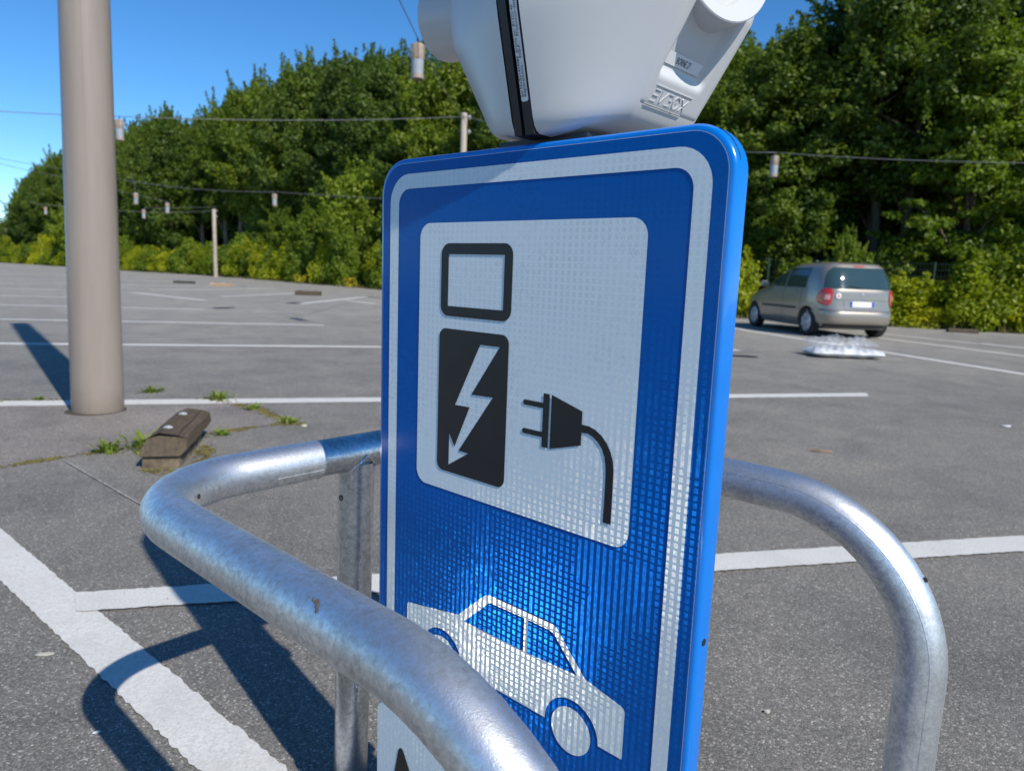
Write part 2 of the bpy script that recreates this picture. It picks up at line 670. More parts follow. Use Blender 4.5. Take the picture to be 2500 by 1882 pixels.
# bay lines behind
stripe('painted_line', (-9.0, 4.05), (3.79, 7.53), (3.70, 7.30), (-8.9, 3.84), rag=0.006)
def bay(x0, y0, x1, y1, wd=0.2):
    t = Vector((x1 - x0, y1 - y0)).normalized()
    n = Vector((-t.y, t.x)) * wd / 2
    a, b = Vector((x0, y0)), Vector((x1, y1))
    stripe('painted_line', a + n, b + n, b - n, a - n, rag=0.008, step=0.08)
bay(-14.0, 6.95, 3.75, 11.8)
bay(-15.5, 10.85, -3.66, 13.7)
bay(-17.5, 14.5, -7.38, 16.95)
bay(-22, 17.7, -12.3, 19.9)
bay(-26, 21.6, -15.4, 24.1)
bay(-30, 25.2, -19.4, 27.7)
bay(-42, 38.6, -27.5, 41.6, 0.3)
bay(-33, 31.0, -22, 33.6)
for q in [(-12.96, 24.25, -9.03, 20.84), (-13.6, 26.7, -11.2, 33.4), (-9.7, 23.6, -8.6, 29.5), (-6.29, 21.0, -5.75, 28.0), (-5.7, 24.2, -4.4, 22.6), (-17.1, 30.9, -14.9, 31.6)]:
    bay(*q, wd=0.24)
bay(5.0, 18.4, 7.2, 9.4, 0.2)
bay(7.0, 19.5, 9.4, 11.6, 0.18)
bay(10.0, 15.3, 11.0, 13.2, 0.2)
bay(8.6, 18.0, 9.9, 15.2, 0.16)

# patch of older asphalt round the lamp post, bounded by mossy joints
ISL = [(-6.5, 2.2), (-2.73, 3.69), (-2.43, 4.06), (-2.25, 4.25), (-2.01, 4.61), (-1.66, 4.98), (-1.48, 5.01), (-1.72, 5.15), (-1.98, 5.48), (-2.5, 5.80), (-9.0, 4.0)]
sheet('asphalt_patch', ISL, 0.0035, M['asphalt_old'])


def moss_strip(pts, wd, seed, n):
    rr = random.Random(seed)
    mb = MB()
    P = [Vector((x, y, 0)) for x, y in pts]
    lens = [(b - a).length for a, b in zip(P[:-1], P[1:])]
    for _ in range(n):
        i = rr.choices(range(len(lens)), lens)[0]
        a, b = P[i], P[i + 1]
        t = rr.random()
        if math.sin(t * 9 + i * 2.1 + seed) < -0.35 and rr.random() < 0.8:
            continue
        p = a.lerp(b, t) + Vector((rr.gauss(0, wd), rr.gauss(0, wd), 0))
        s = rr.uniform(0.006, 0.018)
        h = rr.uniform(0.005, 0.013)
        ang = rr.uniform(0, 6.28)
        vs = [(p.x + s * math.cos(ang + k * 1.257) * rr.uniform(0.7, 1.2), p.y + s * math.sin(ang + k * 1.257) * rr.uniform(0.7, 1.2), 0.002) for k in range(5)]
        vs.append((p.x, p.y, h))
        mb.add(vs, [(k, (k + 1) % 5, 5) for k in range(5)])
    o = mb.build('moss', M['moss'], fix=False)
    return tag(o, None, None, None, 'stuff')


moss_strip(ISL[1:9], 0.018, 4, 900)
moss_strip([(-1.72, 5.15), (-1.98, 5.48), (-2.27, 5.67), (-2.58, 5.90)], 0.03, 6, 420)
moss_strip([(-6, 2.45), (-2.73, 3.69)], 0.012, 8, 260)
moss_strip([(-4.6, 5.3), (-3.3, 5.62)], 0.03, 9, 150)
moss_strip([(-2.0, 3.72), (-1.78, 3.72), (-1.72, 3.8), (-1.87, 4.3)], 0.03, 10, 260)


def weed(loc, h, seed, label, n=46, spread=0.5, yellow=False):
    rr = random.Random(seed)
    t = thing('weed_tuft', label, 'weed', (loc[0], loc[1], 0.0), 0, 'weeds growing in the pavement joints')
    mb = MB()
    for _ in range(int(n * 1.7)):
        a = rr.uniform(0, 6.28)
        L = h * rr.choice((rr.uniform(0.2, 0.55), rr.uniform(0.4, 1.1)))
        lean = rr.uniform(0.15, 1.0) * spread * 1.6
        b = Vector((math.cos(a), math.sin(a), 0)) * abs(rr.gauss(0, 0.42 * h))
        d = Vector((math.cos(a) * lean, math.sin(a) * lean, 1)).normalized()
        side = Vector((-math.sin(a), math.cos(a), 0)) * rr.uniform(0.004, 0.011)
        mid = b + d * L * 0.55
        tip = b + d * L + Vector((math.cos(a), math.sin(a), -0.6)) * L * 0.22
        mb.add([b - side * 0.5, b + side * 0.5, mid + side, tip, mid - side], [(0, 1, 2, 4), (4, 2, 3)])
    mb.build('leaves', M['leaf_weed'], t, fix=False)
    return t


weed((-2.36, 4.07), 0.10, 1, 'low leafy weed left of the wooden stop, smaller of the two tufts beside it')
weed((-2.20, 4.20), 0.13, 2, 'spiky green weed growing close against the left side of the wooden stop', 70)
weed((-2.44, 5.83), 0.11, 5, 'bright green weed standing on the white line right of the thick post', 70, 0.9)
weed((-2.02, 5.46), 0.07, 6, 'small green weed at the bend of the mossy joint', 40, 0.9)
weed((-1.60, 5.04), 0.08, 7, 'yellowish weed at the sharp right tip of the pavement patch', 60, 1.0)
weed((-1.90, 4.60), 0.06, 8, 'faint weed growing behind the far end of the wooden stop', 30, 1.0)
weed((-3.10, 6.05), 0.09, 9, 'dry grassy weed just behind the thick post', 60, 1.2)
weed((-3.75, 5.55), 0.04, 10, 'flat weed on the white line left of the thick post', 40, 1.3)

# ------------------------------------------------------------------ thick lamp post
post = thing('lamp_post', 'thick smooth beige post standing in the foreground car park', 'post', (-3.078, 5.205, 0))
post.rotation_euler = (math.radians(0.15), math.radians(1.25), 0)
mb = MB()
mb.lathe([(0.0, 0.0), (0.172, 0.0), (0.1735, 0.02), (0.171, 0.5), (0.152, 3.5), (0.130, 7.5), (0.124, 7.54), (0, 7.55)], 48)
mb.build('shaft', M['pole_paint'], post, auto=40)
mb = MB()
mb.lathe([(0.1705, 0.012), (0.182, 0.008), (0.205, 0.004), (0.225, -0.004)], 32)
mb.build('base_joint', M['soil'], post)
a_ = math.radians(-68)
mb = MB()
mb.tube([(0.1710 * math.cos(a_), 0.1710 * math.sin(a_), 0.02), (0.152 * math.cos(a_), 0.152 * math.sin(a_), 3.5), (0.130 * math.cos(a_), 0.130 * math.sin(a_), 7.5)], 0.0022, 6)
mb.build('weld_seam', M['pole_paint'], post)

# ------------------------------------------------------------------ wooden wheel stop
def wood(name, col):
    k = NT(name)
    co = k.coord()
    mp = k.add('ShaderNodeMapping')
    mp.inputs['Scale'].default_value = (14, 1.6, 14)
    k.ln(co, mp.inputs['Vector'])
    n = k.noise(mp.outputs[0], 3.2, 6, 0.7)
    n2 = k.noise(co, 9, 4)
    c = k.ramp(n.outputs[0], [(0.3, tuple(x * 0.45 for x in col)), (0.62, col), (0.8, tuple(x * 1.5 for x in col))])
    c = k.mix(k.ramp(n2.outputs[0], [(0.5, (0, 0, 0)), (0.75, (0.6,) * 3)]), c, (0.10, 0.085, 0.04))
    k.set(color=c, rough=0.9, spec=0.2)
    k.bump(n.outputs[0], 0.7, 0.006)
    return k.m


M['wood'] = wood('weathered_wood', (0.105, 0.082, 0.058))
M['bolt_grey'] = plain('bolt_grey', (0.30, 0.31, 0.32), 0.7, var=0.3, scale=50)
M['stop_block'] = plain('stop_block', (0.13, 0.10, 0.065), 0.95, var=0.5, scale=18, bump=0.8, bscale=70)
stop = thing('wheel_stop', 'weathered wooden wheel stop on a block in front of the thick post', 'wheel stop', (-1.915, 3.83, 0), 0.235)
# local x = across, y = along (away from viewer)
prof = [(-0.115, 0.07), (-0.112, 0.10), (-0.085, 0.155), (-0.02, 0.185), (0.075, 0.172), (0.118, 0.155), (0.128, 0.10), (0.095, 0.07)]
mb = MB()
rr = random.Random(5)
ny = 12
vs, fs = [], []
for i in range(ny + 1):
    yy = -0.06 + 0.80 * i / ny
    for (x, z) in prof:
        k = 1.0
        zz = z + rr.uniform(-0.003, 0.003)
        if i == 0:
            yy2 = yy + (z - 0.07) * 0.9
        else:
            yy2 = yy
        vs.append((x * k + rr.uniform(-0.003, 0.003), yy2, zz))
n = len(prof)
for i in range(ny):
    for k in range(n):
        a, b = i * n + k, i * n + (k + 1) % n
        fs.append((a, b, b + n, a + n))
fs.append(tuple(range(n)))
fs.append(tuple(ny * n + k for k in range(n)))
mb.add(vs, fs)
mb.build('beam', M['wood'], stop, auto=35)
MB().box((-0.005, 0.28, 0.032), (0.19, 0.64, 0.064)).build('base_block', M['stop_block'], stop)
MB().box((-0.005, 0.28, 0.0675), (0.16, 0.60, 0.006)).build('gap_shim', M['black'], stop)
for yy in (0.17, 0.56):
    mb = MB()
    mb.lathe([(0, 0.012), (0.012, 0.011), (0.024, 0.005), (0.027, 0.0), (0.02, -0.02)], 14)
    mb.build('bolt_cap', M['bolt_grey'], stop, smooth=True, loc=(-0.01, yy, 0.181))
mb = MB()
mb.tube([(0.086, -0.02, 0.172), (0.07, 0.15, 0.1765), (0.078, 0.4, 0.1755), (0.07, 0.7, 0.177)], [0.0012, 0.0022, 0.002, 0.001], 6)
mb.build('crack', M['black'], stop)

# small stops lying far out on the car park
def far_stop(x, y, rz, L, wd, h, label, mat):
    t = thing('wheel_stop', label, 'wheel stop', (x, y, 0), rz, 'loose wheel stops on the far car park')
    mb = MB()
    a, b, c = L / 2, wd / 2, h
    pr = [(-b, 0), (-b, c * 0.6), (-b * 0.6, c), (b * 0.6, c), (b, c * 0.6), (b, 0)]
    vs = [(x0, s * a, z) for s in (-1, 1) for x0, z in pr]
    mb.add(vs, [(0, 1, 2, 3, 4, 5), (6, 7, 8, 9, 10, 11)] + [(k, (k + 1) % 6, 6 + (k + 1) % 6, 6 + k) for k in range(6)])
    mb.build('beam', mat, t)
    for s in (-0.3, 0.3):
        MB().box((0, s * L, h + 0.01), (0.05, 0.05, 0.02)).build('bolt_cap', M['dark_metal'], t)


M['stop_tan'] = plain('stop_tan', (0.36, 0.24, 0.15), 0.9, var=0.2)
M['stop_dark'] = plain('stop_dark', (0.045, 0.04, 0.035), 0.9, var=0.2)
far_stop(-16.6, 36.0, 1.55, 1.0, 0.3, 0.12, 'dark low wheel stop far off between thick post and thin pole', M['stop_dark'])
far_stop(-14.05, 34.3, 1.45, 1.0, 0.35, 0.13, 'tan wheel stop lying far off below the thin pole', M['stop_tan'])
far_stop(-7.85, 27.2, 1.5, 0.95, 0.28, 0.17, 'brown wheel stop at the end of a painted line near the blue sign', M['wood'])
far_stop(11.9, 19.0, 1.3, 0.7, 0.25, 0.1, 'flat brown wheel stop at the foot of the right hedge', M['wood'])
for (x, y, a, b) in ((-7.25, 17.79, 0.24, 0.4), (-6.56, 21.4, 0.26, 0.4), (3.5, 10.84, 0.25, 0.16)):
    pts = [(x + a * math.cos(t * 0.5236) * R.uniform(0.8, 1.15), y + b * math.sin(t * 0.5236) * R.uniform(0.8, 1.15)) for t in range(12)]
    sheet('painted_lamp_shadow', pts, 0.003, plain('lamp_shadow_paint', (0.022, 0.023, 0.026), 0.6))  # flat dark ellipses painted as cast shadows of the hanging lamps

# chalk line, leaf and litter
stripe('chalk_line', (-2.49, 3.86), (-1.60, 3.09), (-1.605, 3.084), (-2.495, 3.854), rag=0.003, step=0.015, z=0.0075, mat=plain('chalk', (0.30, 0.29, 0.27), 0.9, var=0.3, scale=30))


def flat_bit(name, label, cat, loc, pts, mat, h=0.004, rz=0.0, curl=0.01):
    vs, fs = [], []
    n = len(pts)
    for (x, y) in pts:
        vs.append((x, y, h * 0.2 + curl * abs(x) * 2))
    for (x, y) in pts:
        vs.append((x, y, h * 0.2 + curl * abs(x) * 2 + h))
    vs += [(0, 0, h * 0.5), (0, 0, h * 1.5)]
    for k in range(n):
        a, b = k, (k + 1) % n
        fs += [(a, b, n + b, n + a), (b, a, 2 * n), (n + a, n + b, 2 * n + 1)]
    me = mesh_from(vs, fs)
    o = link(name, me, mat, None, loc)
    o.rotation_euler = (0, 0, rz)
    return tag(o, label, cat)


M['leaf_dry'] = plain('dry_leaf', (0.46, 0.43, 0.36), 0.7, var=0.15, scale=40)
M['stick'] = plain('stick', (0.24, 0.16, 0.11), 0.9, var=0.3, scale=30)
lf = [(0.026, 0), (0.02, 0.007), (0.006, 0.0105), (-0.012, 0.009), (-0.026, 0.001), (-0.012, -0.006), (0.006, -0.008), (0.02, -0.005)]
flat_bit('leaf', 'pale dry leaf lying left of the wide white line', 'leaf', (-1.31, 1.89, 0.001), lf, M['leaf_dry'], 0.0015, 0.25)
flat_bit('feather', 'tiny white scrap lying inside the rail shadow', 'litter', (-0.97, 1.56, 0.001), [(p[0] * 0.35, p[1] * 0.5) for p in lf], M['sticker'], 0.001, 0.7)
flat_bit('stick', 'flat brown stick on the asphalt right of the sign', 'stick', (2.125, 4.745, 0.001), [(p[0] * 2.9, p[1] * 1.6) for p in lf], M['stick'], 0.012, -0.1, 0.0)
flat_bit('paper_scrap', 'small white paper scrap far right on the asphalt', 'litter', (4.18, 5.91, 0.001), [(p[0] * 1.6, p[1] * 2.6) for p in lf], M['sticker'], 0.006, 0.2, 0.1)
flat_bit('stone', 'small pale stone on the asphalt right of the blue sign', 'stone', (0.71, 1.74, 0.001), [(p[0] * 0.3, p[1] * 0.55) for p in lf], M['leaf_dry'], 0.006, 0.2, 0)
flat_bit('stone', 'white pebble on the asphalt behind the grey stop and left of the leg', 'stone', (-1.46, 4.93, 0.001), [(p[0] * 0.8, p[1] * 1.6) for p in lf], M['leaf_dry'], 0.012, 0.6, 0)

# ------------------------------------------------------------------ blue sign
YAW = math.atan2(-0.67, 0.742)
SU = Vector((math.cos(YAW), math.sin(YAW), 0))
SN = Vector((math.sin(YAW), -math.cos(YAW), 0))
SP = Vector((-0.2147, 1.1639, 0))
# facet direction of the sheeting, from the glare seen on it: halfway between sun and viewer, in sign axes
_gp = Vector((0.036, 0.937, 0.653))
_v = (Vector((0, 0, CAM_H)) - _gp).normalized()
_h = (SUN + _v).normalized()
SIGN_FACET = (_h.dot(SU), _h.dot(-SN), _h.z)     # local x = SU, local y = away from viewer
M['film_blue'] = sheeting('film_blue', (0.0, 0.090, 0.36), (0.0, 0.064, 0.27), (0.0, 0.105, 0.42), (0.012, 0.22, 1.0), 0.026)
M['film_white'] = sheeting('film_white', (0.64, 0.72, 0.755), (0.53, 0.61, 0.65), (0.71, 0.78, 0.80), (1.0, 0.97, 0.92), 0.022)
M['film_edge'] = plain('film_edge', (0.5, 0.55, 0.62), 0.3)


def rrect(x0, z0, x1, z1, r, n=8):
    out = []
    for cx, cz, a0 in ((x1 - r, z1 - r, 0), (x0 + r, z1 - r, PI / 2), (x0 + r, z0 + r, PI), (x1 - r, z0 + r, 1.5 * PI)):
        for i in range(n + 1):
            a = a0 + PI / 2 * i / n
            out.append((cx + r * math.cos(a), cz + r * math.sin(a)))
    return out


def sliver(name, loops, y, mat, parent, thick=0.0004, inner=None):
    """flat printed shape in the sign plane (x,z) at local y, triangle-filled; later loops are holes"""
    bm = bmesh.new()
    for lp in loops:
        vs = [bm.verts.new((x, y, z)) for x, z in lp]
        for i in range(len(vs)):
            bm.edges.new((vs[i], vs[(i + 1) % len(vs)]))
    bmesh.ops.triangle_fill(bm, use_beauty=True, use_dissolve=False, edges=bm.edges[:])
    for f in bm.faces:
        f.normal_update()
        if f.normal.y > 0:
            f.normal_flip()
    me = bpy.data.meshes.new(name)
    bm.to_mesh(me)
    bm.free()
    return link(name, me, mat, parent)


def sign_plate(name, x0, z0, x1, z1, r, t, mat, parent, rim=0.0085):
    """pan-shaped plate: flat face, rolled rim, folded back edge"""
    mb = MB()
    steps = [(0.0, 0.0), (0.0, 0.0002), (rim * 0.45, 0.0004), (rim * 0.8, 0.002), (rim, 0.0062), (rim, t), (rim - 0.002, t + 0.0005), (rim - 0.0025, t - 0.004), (rim - 0.014, t - 0.003)]
    n = 10
    rings = []
    for off, yy in steps:
        rings.append([(x, yy, z) for x, z in rrect(x0 - off, z0 - off, x1 + off, z1 + off, r + off, n)])
    m_ = len(rings[0])
    vs = [v for rg in rings for v in rg]
    fs = [tuple(range(m_))]
    for i in range(len(rings) - 1):
        for k in range(m_):
            a, b = i * m_ + k, i * m_ + (k + 1) % m_
            fs.append((a, b, b + m_, a + m_))
    # rear sheet just behind the face
    back_ring = [(x, 0.003, z) for x, z in rrect(x0, z0, x1, z1, r, n)]
    vs += back_ring
    fs.append(tuple(len(vs) - 1 - k for k in range(m_)))
    mb.add(vs, fs)
    return mb.build(name, mat, parent, auto=50)


sign = thing('road_sign', 'large blue charging point sign with plug and car symbols', 'sign', SP, YAW)
FZT, FZB = 1.288, 0.392
sign_plate('plate', 0.001, FZB, 0.584, FZT, 0.046, 0.027, M['blue_metal'], sign)
sliver('blue_film', [rrect(0.001, FZB, 0.584, FZT, 0.046)], -0.0007, M['film_blue'], sign)
sliver('film_edge_line', [rrect(0.0004, FZB - 0.0006, 0.5846, FZT + 0.0006, 0.0466), rrect(0.0014, FZB + 0.0004, 0.5836, FZT - 0.0004, 0.0456)], -0.00045, M['film_edge'], sign)
sliver('white_border', [rrect(0.0195, FZB + 0.0165, 0.567, 1.2725, 0.043), rrect(0.0405, FZB + 0.0375, 0.545, 1.2505, 0.024)], -0.0014, M['film_white'], sign)
sliver('white_square', [rrect(0.0925, 0.798, 0.4915, 1.1985, 0.022)], -0.0014, M['film_white'], sign)
mm = lambda pts: [(a / 1000.0, b / 1000.0) for a, b in pts]
sliver('pump_screen', [rrect(0.1420, 1.0636, 0.2845, 1.1690, 0.016), mm([(157.5, 1078.3), (269.2, 1078.3), (269.2, 1153.4), (157.5, 1153.4)])], -0.0021, M['ink'], sign)
bolt = [(227.4, 1027.3), (265.7, 1027.4), (212.2, 953.2), (255.7, 955.0), (188.4, 865.1), (209.0, 864.5), (167.0, 839.3), (167.0, 888.1), (179.3, 869.6), (209.2, 934.0), (178.4, 933.1)]
sliver('pump_body', [rrect(0.1408, 0.8280, 0.2825, 1.0450, 0.013), mm(bolt)], -0.0021, M['ink'], sign)


def capsule(x0, x1, zc, hw):
    out = [(x1, zc - hw), (x1, zc + hw)]
    for i in range(9):
        a = PI / 2 + PI * i / 8
        out.append((x0 + hw + hw * math.cos(a), zc + hw * math.sin(a)))
    return out


plug_strip = [(348.0, 974.5), (358.5, 974.5), (358.5, 901.9), (348.0, 901.9)]
# prongs joined with the strip into one outline
def plug_outline():
    o = [(0.3585, 0.9745), (0.3480, 0.9745), (0.3480, 0.9616)]
    for zc in (0.9580, 0.9186):
        hw = 0.0036
        o.append((0.3480, zc + hw)) if zc < 0.95 else None
        for i in range(9):
            a = PI / 2 + PI * i / 8
            o.append((0.3125 + hw + hw * math.cos(a), zc + hw * math.sin(a)))
        o.append((0.3480, zc - hw))
    o += [(0.3480, 0.9019), (0.3585, 0.9019)]
    return o


sliver('plug_pins', [plug_outline()], -0.0021, M['ink'], sign)
outer = [(413.0, 943.3), (424.1, 943.0), (434.2, 940.0), (444.4, 934.0), (452.6, 925.8), (459.1, 915.7), (462.9, 905.1), (464.6, 894.0), (465.0, 858.1), (465.0, 824.8)]
inner = [(453.0, 824.8), (453.5, 858.0), (453.1, 888.3), (452.2, 898.0), (449.8, 909.0), (445.5, 917.9), (439.2, 924.9), (430.9, 930.5), (422.8, 933.3), (413.0, 933.1)]
sliver('plug_cable', [mm([(361.9, 974.4), (412.8, 960.1), (412.8, 943.3)] + outer[1:] + inner[:-1] + [(412.8, 933.1), (412.8, 916.0), (361.9, 901.8)])], -0.0021, M['ink'], sign)


def arc(cx, cz, r, a0, a1, n):
    return [(cx + r * math.cos(math.radians(a0 + (a1 - a0) * i / n)), cz + r * math.sin(math.radians(a0 + (a1 - a0) * i / n))) for i in range(n + 1)]


# car silhouette with wheel cut-outs and window openings
WX, WZ, WR, WA = 420.3, 520.9, 33.2, 45.2
LX, LZ = 160.2, 523.5
car = [(74.0, 519.5), (74.0, 581.0), (77.5, 585.0), (196.0, 606.3), (250.0, 655.5), (256.2, 659.3), (264.1, 660.7), (379.0, 660.7), (386.0, 659.3), (390.0, 656.5), (439.0, 605.5), (496.0, 593.5), (501.0, 591.2), (503.0, 587.0), (503.0, 523.0), (502.0, 521.5)]
car += [(WX + WA, 521.5)] + arc(WX, WZ, WA, 4, 178, 22) + [(WX - WA, 519.3)]
car += [(LX + WA, 519.3)] + arc(LX, LZ, WA, 2, 176, 22) + [(LX - WA, 519.5)]
win1 = [(209.5, 600.4), (254.5, 642.5), (260.0, 647.5), (265.0, 649.6), (330.6, 650.6), (330.6, 600.8)]
win2 = [(337.6, 600.8), (337.6, 650.7), (376.0, 650.2), (381.5, 648.8), (386.5, 645.5), (425.6, 604.6)]
sliver('car_symbol', [mm(car), mm(win1), mm(win2)], -0.0014, M['film_white'], sign)
sliver('wheel_symbol', [mm(arc(WX, WZ, WR, 0, 353, 40))], -0.0014, M['film_white'], sign)
sliver('wheel_symbol', [mm(arc(LX, LZ, WR, 0, 353, 40))], -0.0014, M['film_white'], sign)
mb = MB()
mb.lathe([(0.0, 0.0006), (0.0042, 0.0006), (0.0046, 0.0), (0.0030, -0.0004)], 16, 'x')
mb.build('rim_hole', M['black'], sign, loc=(0.5927, 0.0150, 0.712))
# fold line nick on the upper right corner of the rim
mb = MB()
cx, cz = 0.584 - 0.046, FZT - 0.046
pts = []
for i in range(12):
    a = math.radians(14 + 50 * i / 11)
    r_ = 0.046 + 0.0086
    pts.append((cx + r_ * math.cos(a), 0.0105, cz + r_ * math.sin(a)))
mb.tube(pts, [0.0003] + [0.0006] * 10 + [0.0003], 6)
mb.build('rim_fold', M['black'], sign)
MB().box((0.2925, 0.034, 0.380), (0.586, 0.012, 0.10)).build('joint_light_block', M['galv_smooth'], sign)  # unseen strip behind the plates, sized to block sunlight slipping between them
# clamp rails on the rear
for zz in (0.62, 1.08):
    MB().box((0.2925, 0.0125, zz), (0.50, 0.018, 0.035)).build('clamp_rail', M['galv_smooth'], sign)
    MB().box((0.302, 0.070, zz), (0.12, 0.096, 0.034)).build('clamp', M['galv_smooth'], sign)

low = thing('information_plate', 'white additional plate with black arrow below the blue sign', 'sign', SP, YAW)
sign_plate('plate', 0.001, 0.060, 0.584, 0.369, 0.020, 0.027, M['blue_metal'], low, rim=0.010)
M['film_white2'] = M['film_white']
sliver('white_film', [rrect(-0.004, 0.055, 0.588, 0.374, 0.022)], -0.0009, M['film_white'], low)
arrow = [(46, 256), (51, 280), (55.5, 302), (59.5, 309.5), (63.5, 311.3), (67.5, 309.8), (72, 304), (79, 293.0), (88, 277), (98, 256), (112, 222), (82, 222), (82, 110), (52, 110), (52, 222), (38, 222)]
sliver('arrow', [mm(arrow)], -0.0016, M['ink'], low)

# ------------------------------------------------------------------ charging station (two units back to back on a post)
PD = 0.125
ST = SP + SU * 0.302 - SN * PD
stn = thing('charging_station', 'white double charging station with black seam above the blue sign', 'charger', (ST.x, ST.y, 0.006), YAW)
# local: x = along sign to the right, y = away from viewer, z up


def lerp_tab(tab, z):
    if z <= tab[0][0]:
        return tab[0][1]
    for (a, va), (b, vb) in zip(tab[:-1], tab[1:]):
        if z <= b:
            return va + (vb - va) * (z - a) / (b - a)
    return tab[-1][1]


ZB, ZT = 1.300, 2.13
TW = [(1.300, 0.134), (1.38, 0.1555), (1.447, 0.174), (1.52, 0.182), (1.66, 0.184), (1.9, 0.184), (2.05, 0.175), (2.10, 0.155), (2.13, 0.11)]
TP = [(1.300, 0.107), (1.328, 0.123), (1.45, 0.196), (1.49, 0.206), (1.54, 0.204), (1.66, 0.200), (1.9, 0.195), (2.05, 0.17), (2.13, 0.11)]
TFh = [(1.300, 0.072), (1.45, 0.079), (1.7, 0.082), (2.13, 0.06)]
SB = 0.018


def half_section(z):
    """from the near seam edge round the front to the far seam edge, in (x, y); panel part left out"""
    W = lerp_tab(TW, z)
    zc = z + 0.17 * max(0, lerp_tab(TP, z) - 0.02) * max(0, 1 - (z - 1.3) / 0.10)
    P, F_ = lerp_tab(TP, zc), lerp_tab(TFh, zc)
    a = Vector((SB, -W))
    b = Vector((P, -F_))
    dirn = (b - a)
    nrm = Vector((-dirn.y, dirn.x)).normalized() * -1
    side = []
    for i in range(11):
        t = i / 10
        p = a.lerp(b, t) + nrm * (0.012 * 4 * t * (1 - t))
        side.append(p)
    # round the corner onto the panel
    c = side[-1]
    rr_ = 0.007
    corner = [c + Vector((0.0015, 0.0025)), c + Vector((0.0018, 0.006))]
    return side, corner


def shell_mesh(sx):
    zs = [1.300, 1.303, 1.309, 1.318, 1.328] + [1.328 + 0.0175 * i for i in range(1, 40)]
    zs = [z for z in zs if z < 2.05] + [2.05, 2.08, 2.10, 2.118, 2.128]
    rows = []
    for z in zs:
        side, corner = half_section(max(z, 1.3))
        k = 1.0
        pts = side + corner
        if z < 1.318:      # rounded lower edge
            e = (1.318 - z) / 0.018
            s = 0.010 * (1 - math.sqrt(max(0, 1 - e * e)))
            cen = Vector((0.05, 0))
            pts = [p + (cen - p).normalized() * s if i > 1 else p + Vector((0, 1)) * s for i, p in enumerate(pts)]
        rise = lambda p: 0.0
        row = [(p.x, p.y, z + 0.17 * max(0, p.x - 0.02) * max(0, 1 - (z - 1.3) / 0.10)) for p in pts]
        F_ = -pts[-1].y
        row += [(pts[-1].x, yy, row[-1][2]) for yy in (-F_ / 2, 0, F_ / 2)]
        row += [(x, -y, zz) for x, y, zz in reversed(row[:len(pts)])]
        rows.append(row)
    m_ = len(rows[0])
    vs = [(sx * x, y, z) for r_ in rows for x, y, z in r_]
    fs = []
    for i in range(len(rows) - 1):
        for k in range(m_ - 1):
            if 12 <= k <= 15 and 1.338 < rows[i][12][2] and rows[i + 1][12][2] < 1.79:
                continue            # opening filled by the front panel
            a = i * m_ + k
            fs.append((a, a + 1, a + 1 + m_, a + m_))
    fs.append(tuple(range(m_)))
    fs.append(tuple((len(rows) - 1) * m_ + k for k in range(m_)))
    mb = MB()
    mb.add(vs, fs)
    return mb


for sx in (1, -1):
    shell_mesh(sx).build('shell', M['white_plastic'], stn, auto=32)


def band_mesh(x0, x1, off, zlo=1.299, zhi=2.135):
    mb = MB()
    zs = [zlo + (2.05 - zlo) * i / 30 for i in range(31)] + [2.08, 2.10, 2.118, zhi]
    rows = []
    for z in zs:
        W = lerp_tab(TW, z) + off
        rows.append([(x0, -W, z), (x1, -W, z), (x1, W, z), (x0, W, z)])
    vs = [v for r_ in rows for v in r_]
    fs = []
    for i in range(len(rows) - 1):
        for k in range(4):
            a, b = i * 4 + k, i * 4 + (k + 1) % 4
            fs.append((a, b, b + 4, a + 4))
    fs += [(0, 1, 2, 3), tuple((len(rows) - 1) * 4 + k for k in range(4))]
    return mb.add(vs, fs)


band_mesh(-0.0165, -0.0035, -0.0008).build('seam_band', M['black_plastic'], stn)
band_mesh(0.0020, 0.0165, -0.0008).build('seam_band', M['black_plastic'], stn)
band_mesh(-0.0036, 0.0021, -0.006).build('seam_groove', M['black'], stn)
# black foot plate under the unit
mb = MB()
mb.box((0.0, -0.01, 1.290), (0.15, 0.18, 0.022))
mb.build('foot_plate', M['black_plastic'], stn)
mb = MB()
mb.lathe([(0.0, 0.0), (0.045, 0.0), (0.045, 1.285), (0, 1.285)], 32)
mb.build('post', M['galv_smooth'], stn, auto=40, loc=(0, -0.055, 0))
MB().box((0, -0.055, 0.001), (0.2, 0.2, 0.012)).build('base_plate', M['galv'], stn)


def text_mesh(s, size, extr=0.0, align='LEFT'):
    cu = bpy.data.curves.new('lettering', 'FONT')
    cu.body = s
    cu.size = size
    cu.extrude = extr
    cu.align_x = align
    cu.resolution_u = 2
    o = bpy.data.objects.new('lettering', cu)
    COL.objects.link(o)
    dg = bpy.context.evaluated_depsgraph_get()
    me = bpy.data.meshes.new_from_object(o.evaluated_get(dg))
    bpy.data.objects.remove(o)
    return me


def frame(origin, ex, ey):
    ex, ey = Vector(ex).normalized(), Vector(ey).normalized()
    ez = ex.cross(ey).normalized()
    m_ = Matrix((ex, ey, ez)).transposed().to_4x4()
    m_.translation = origin
    return m_


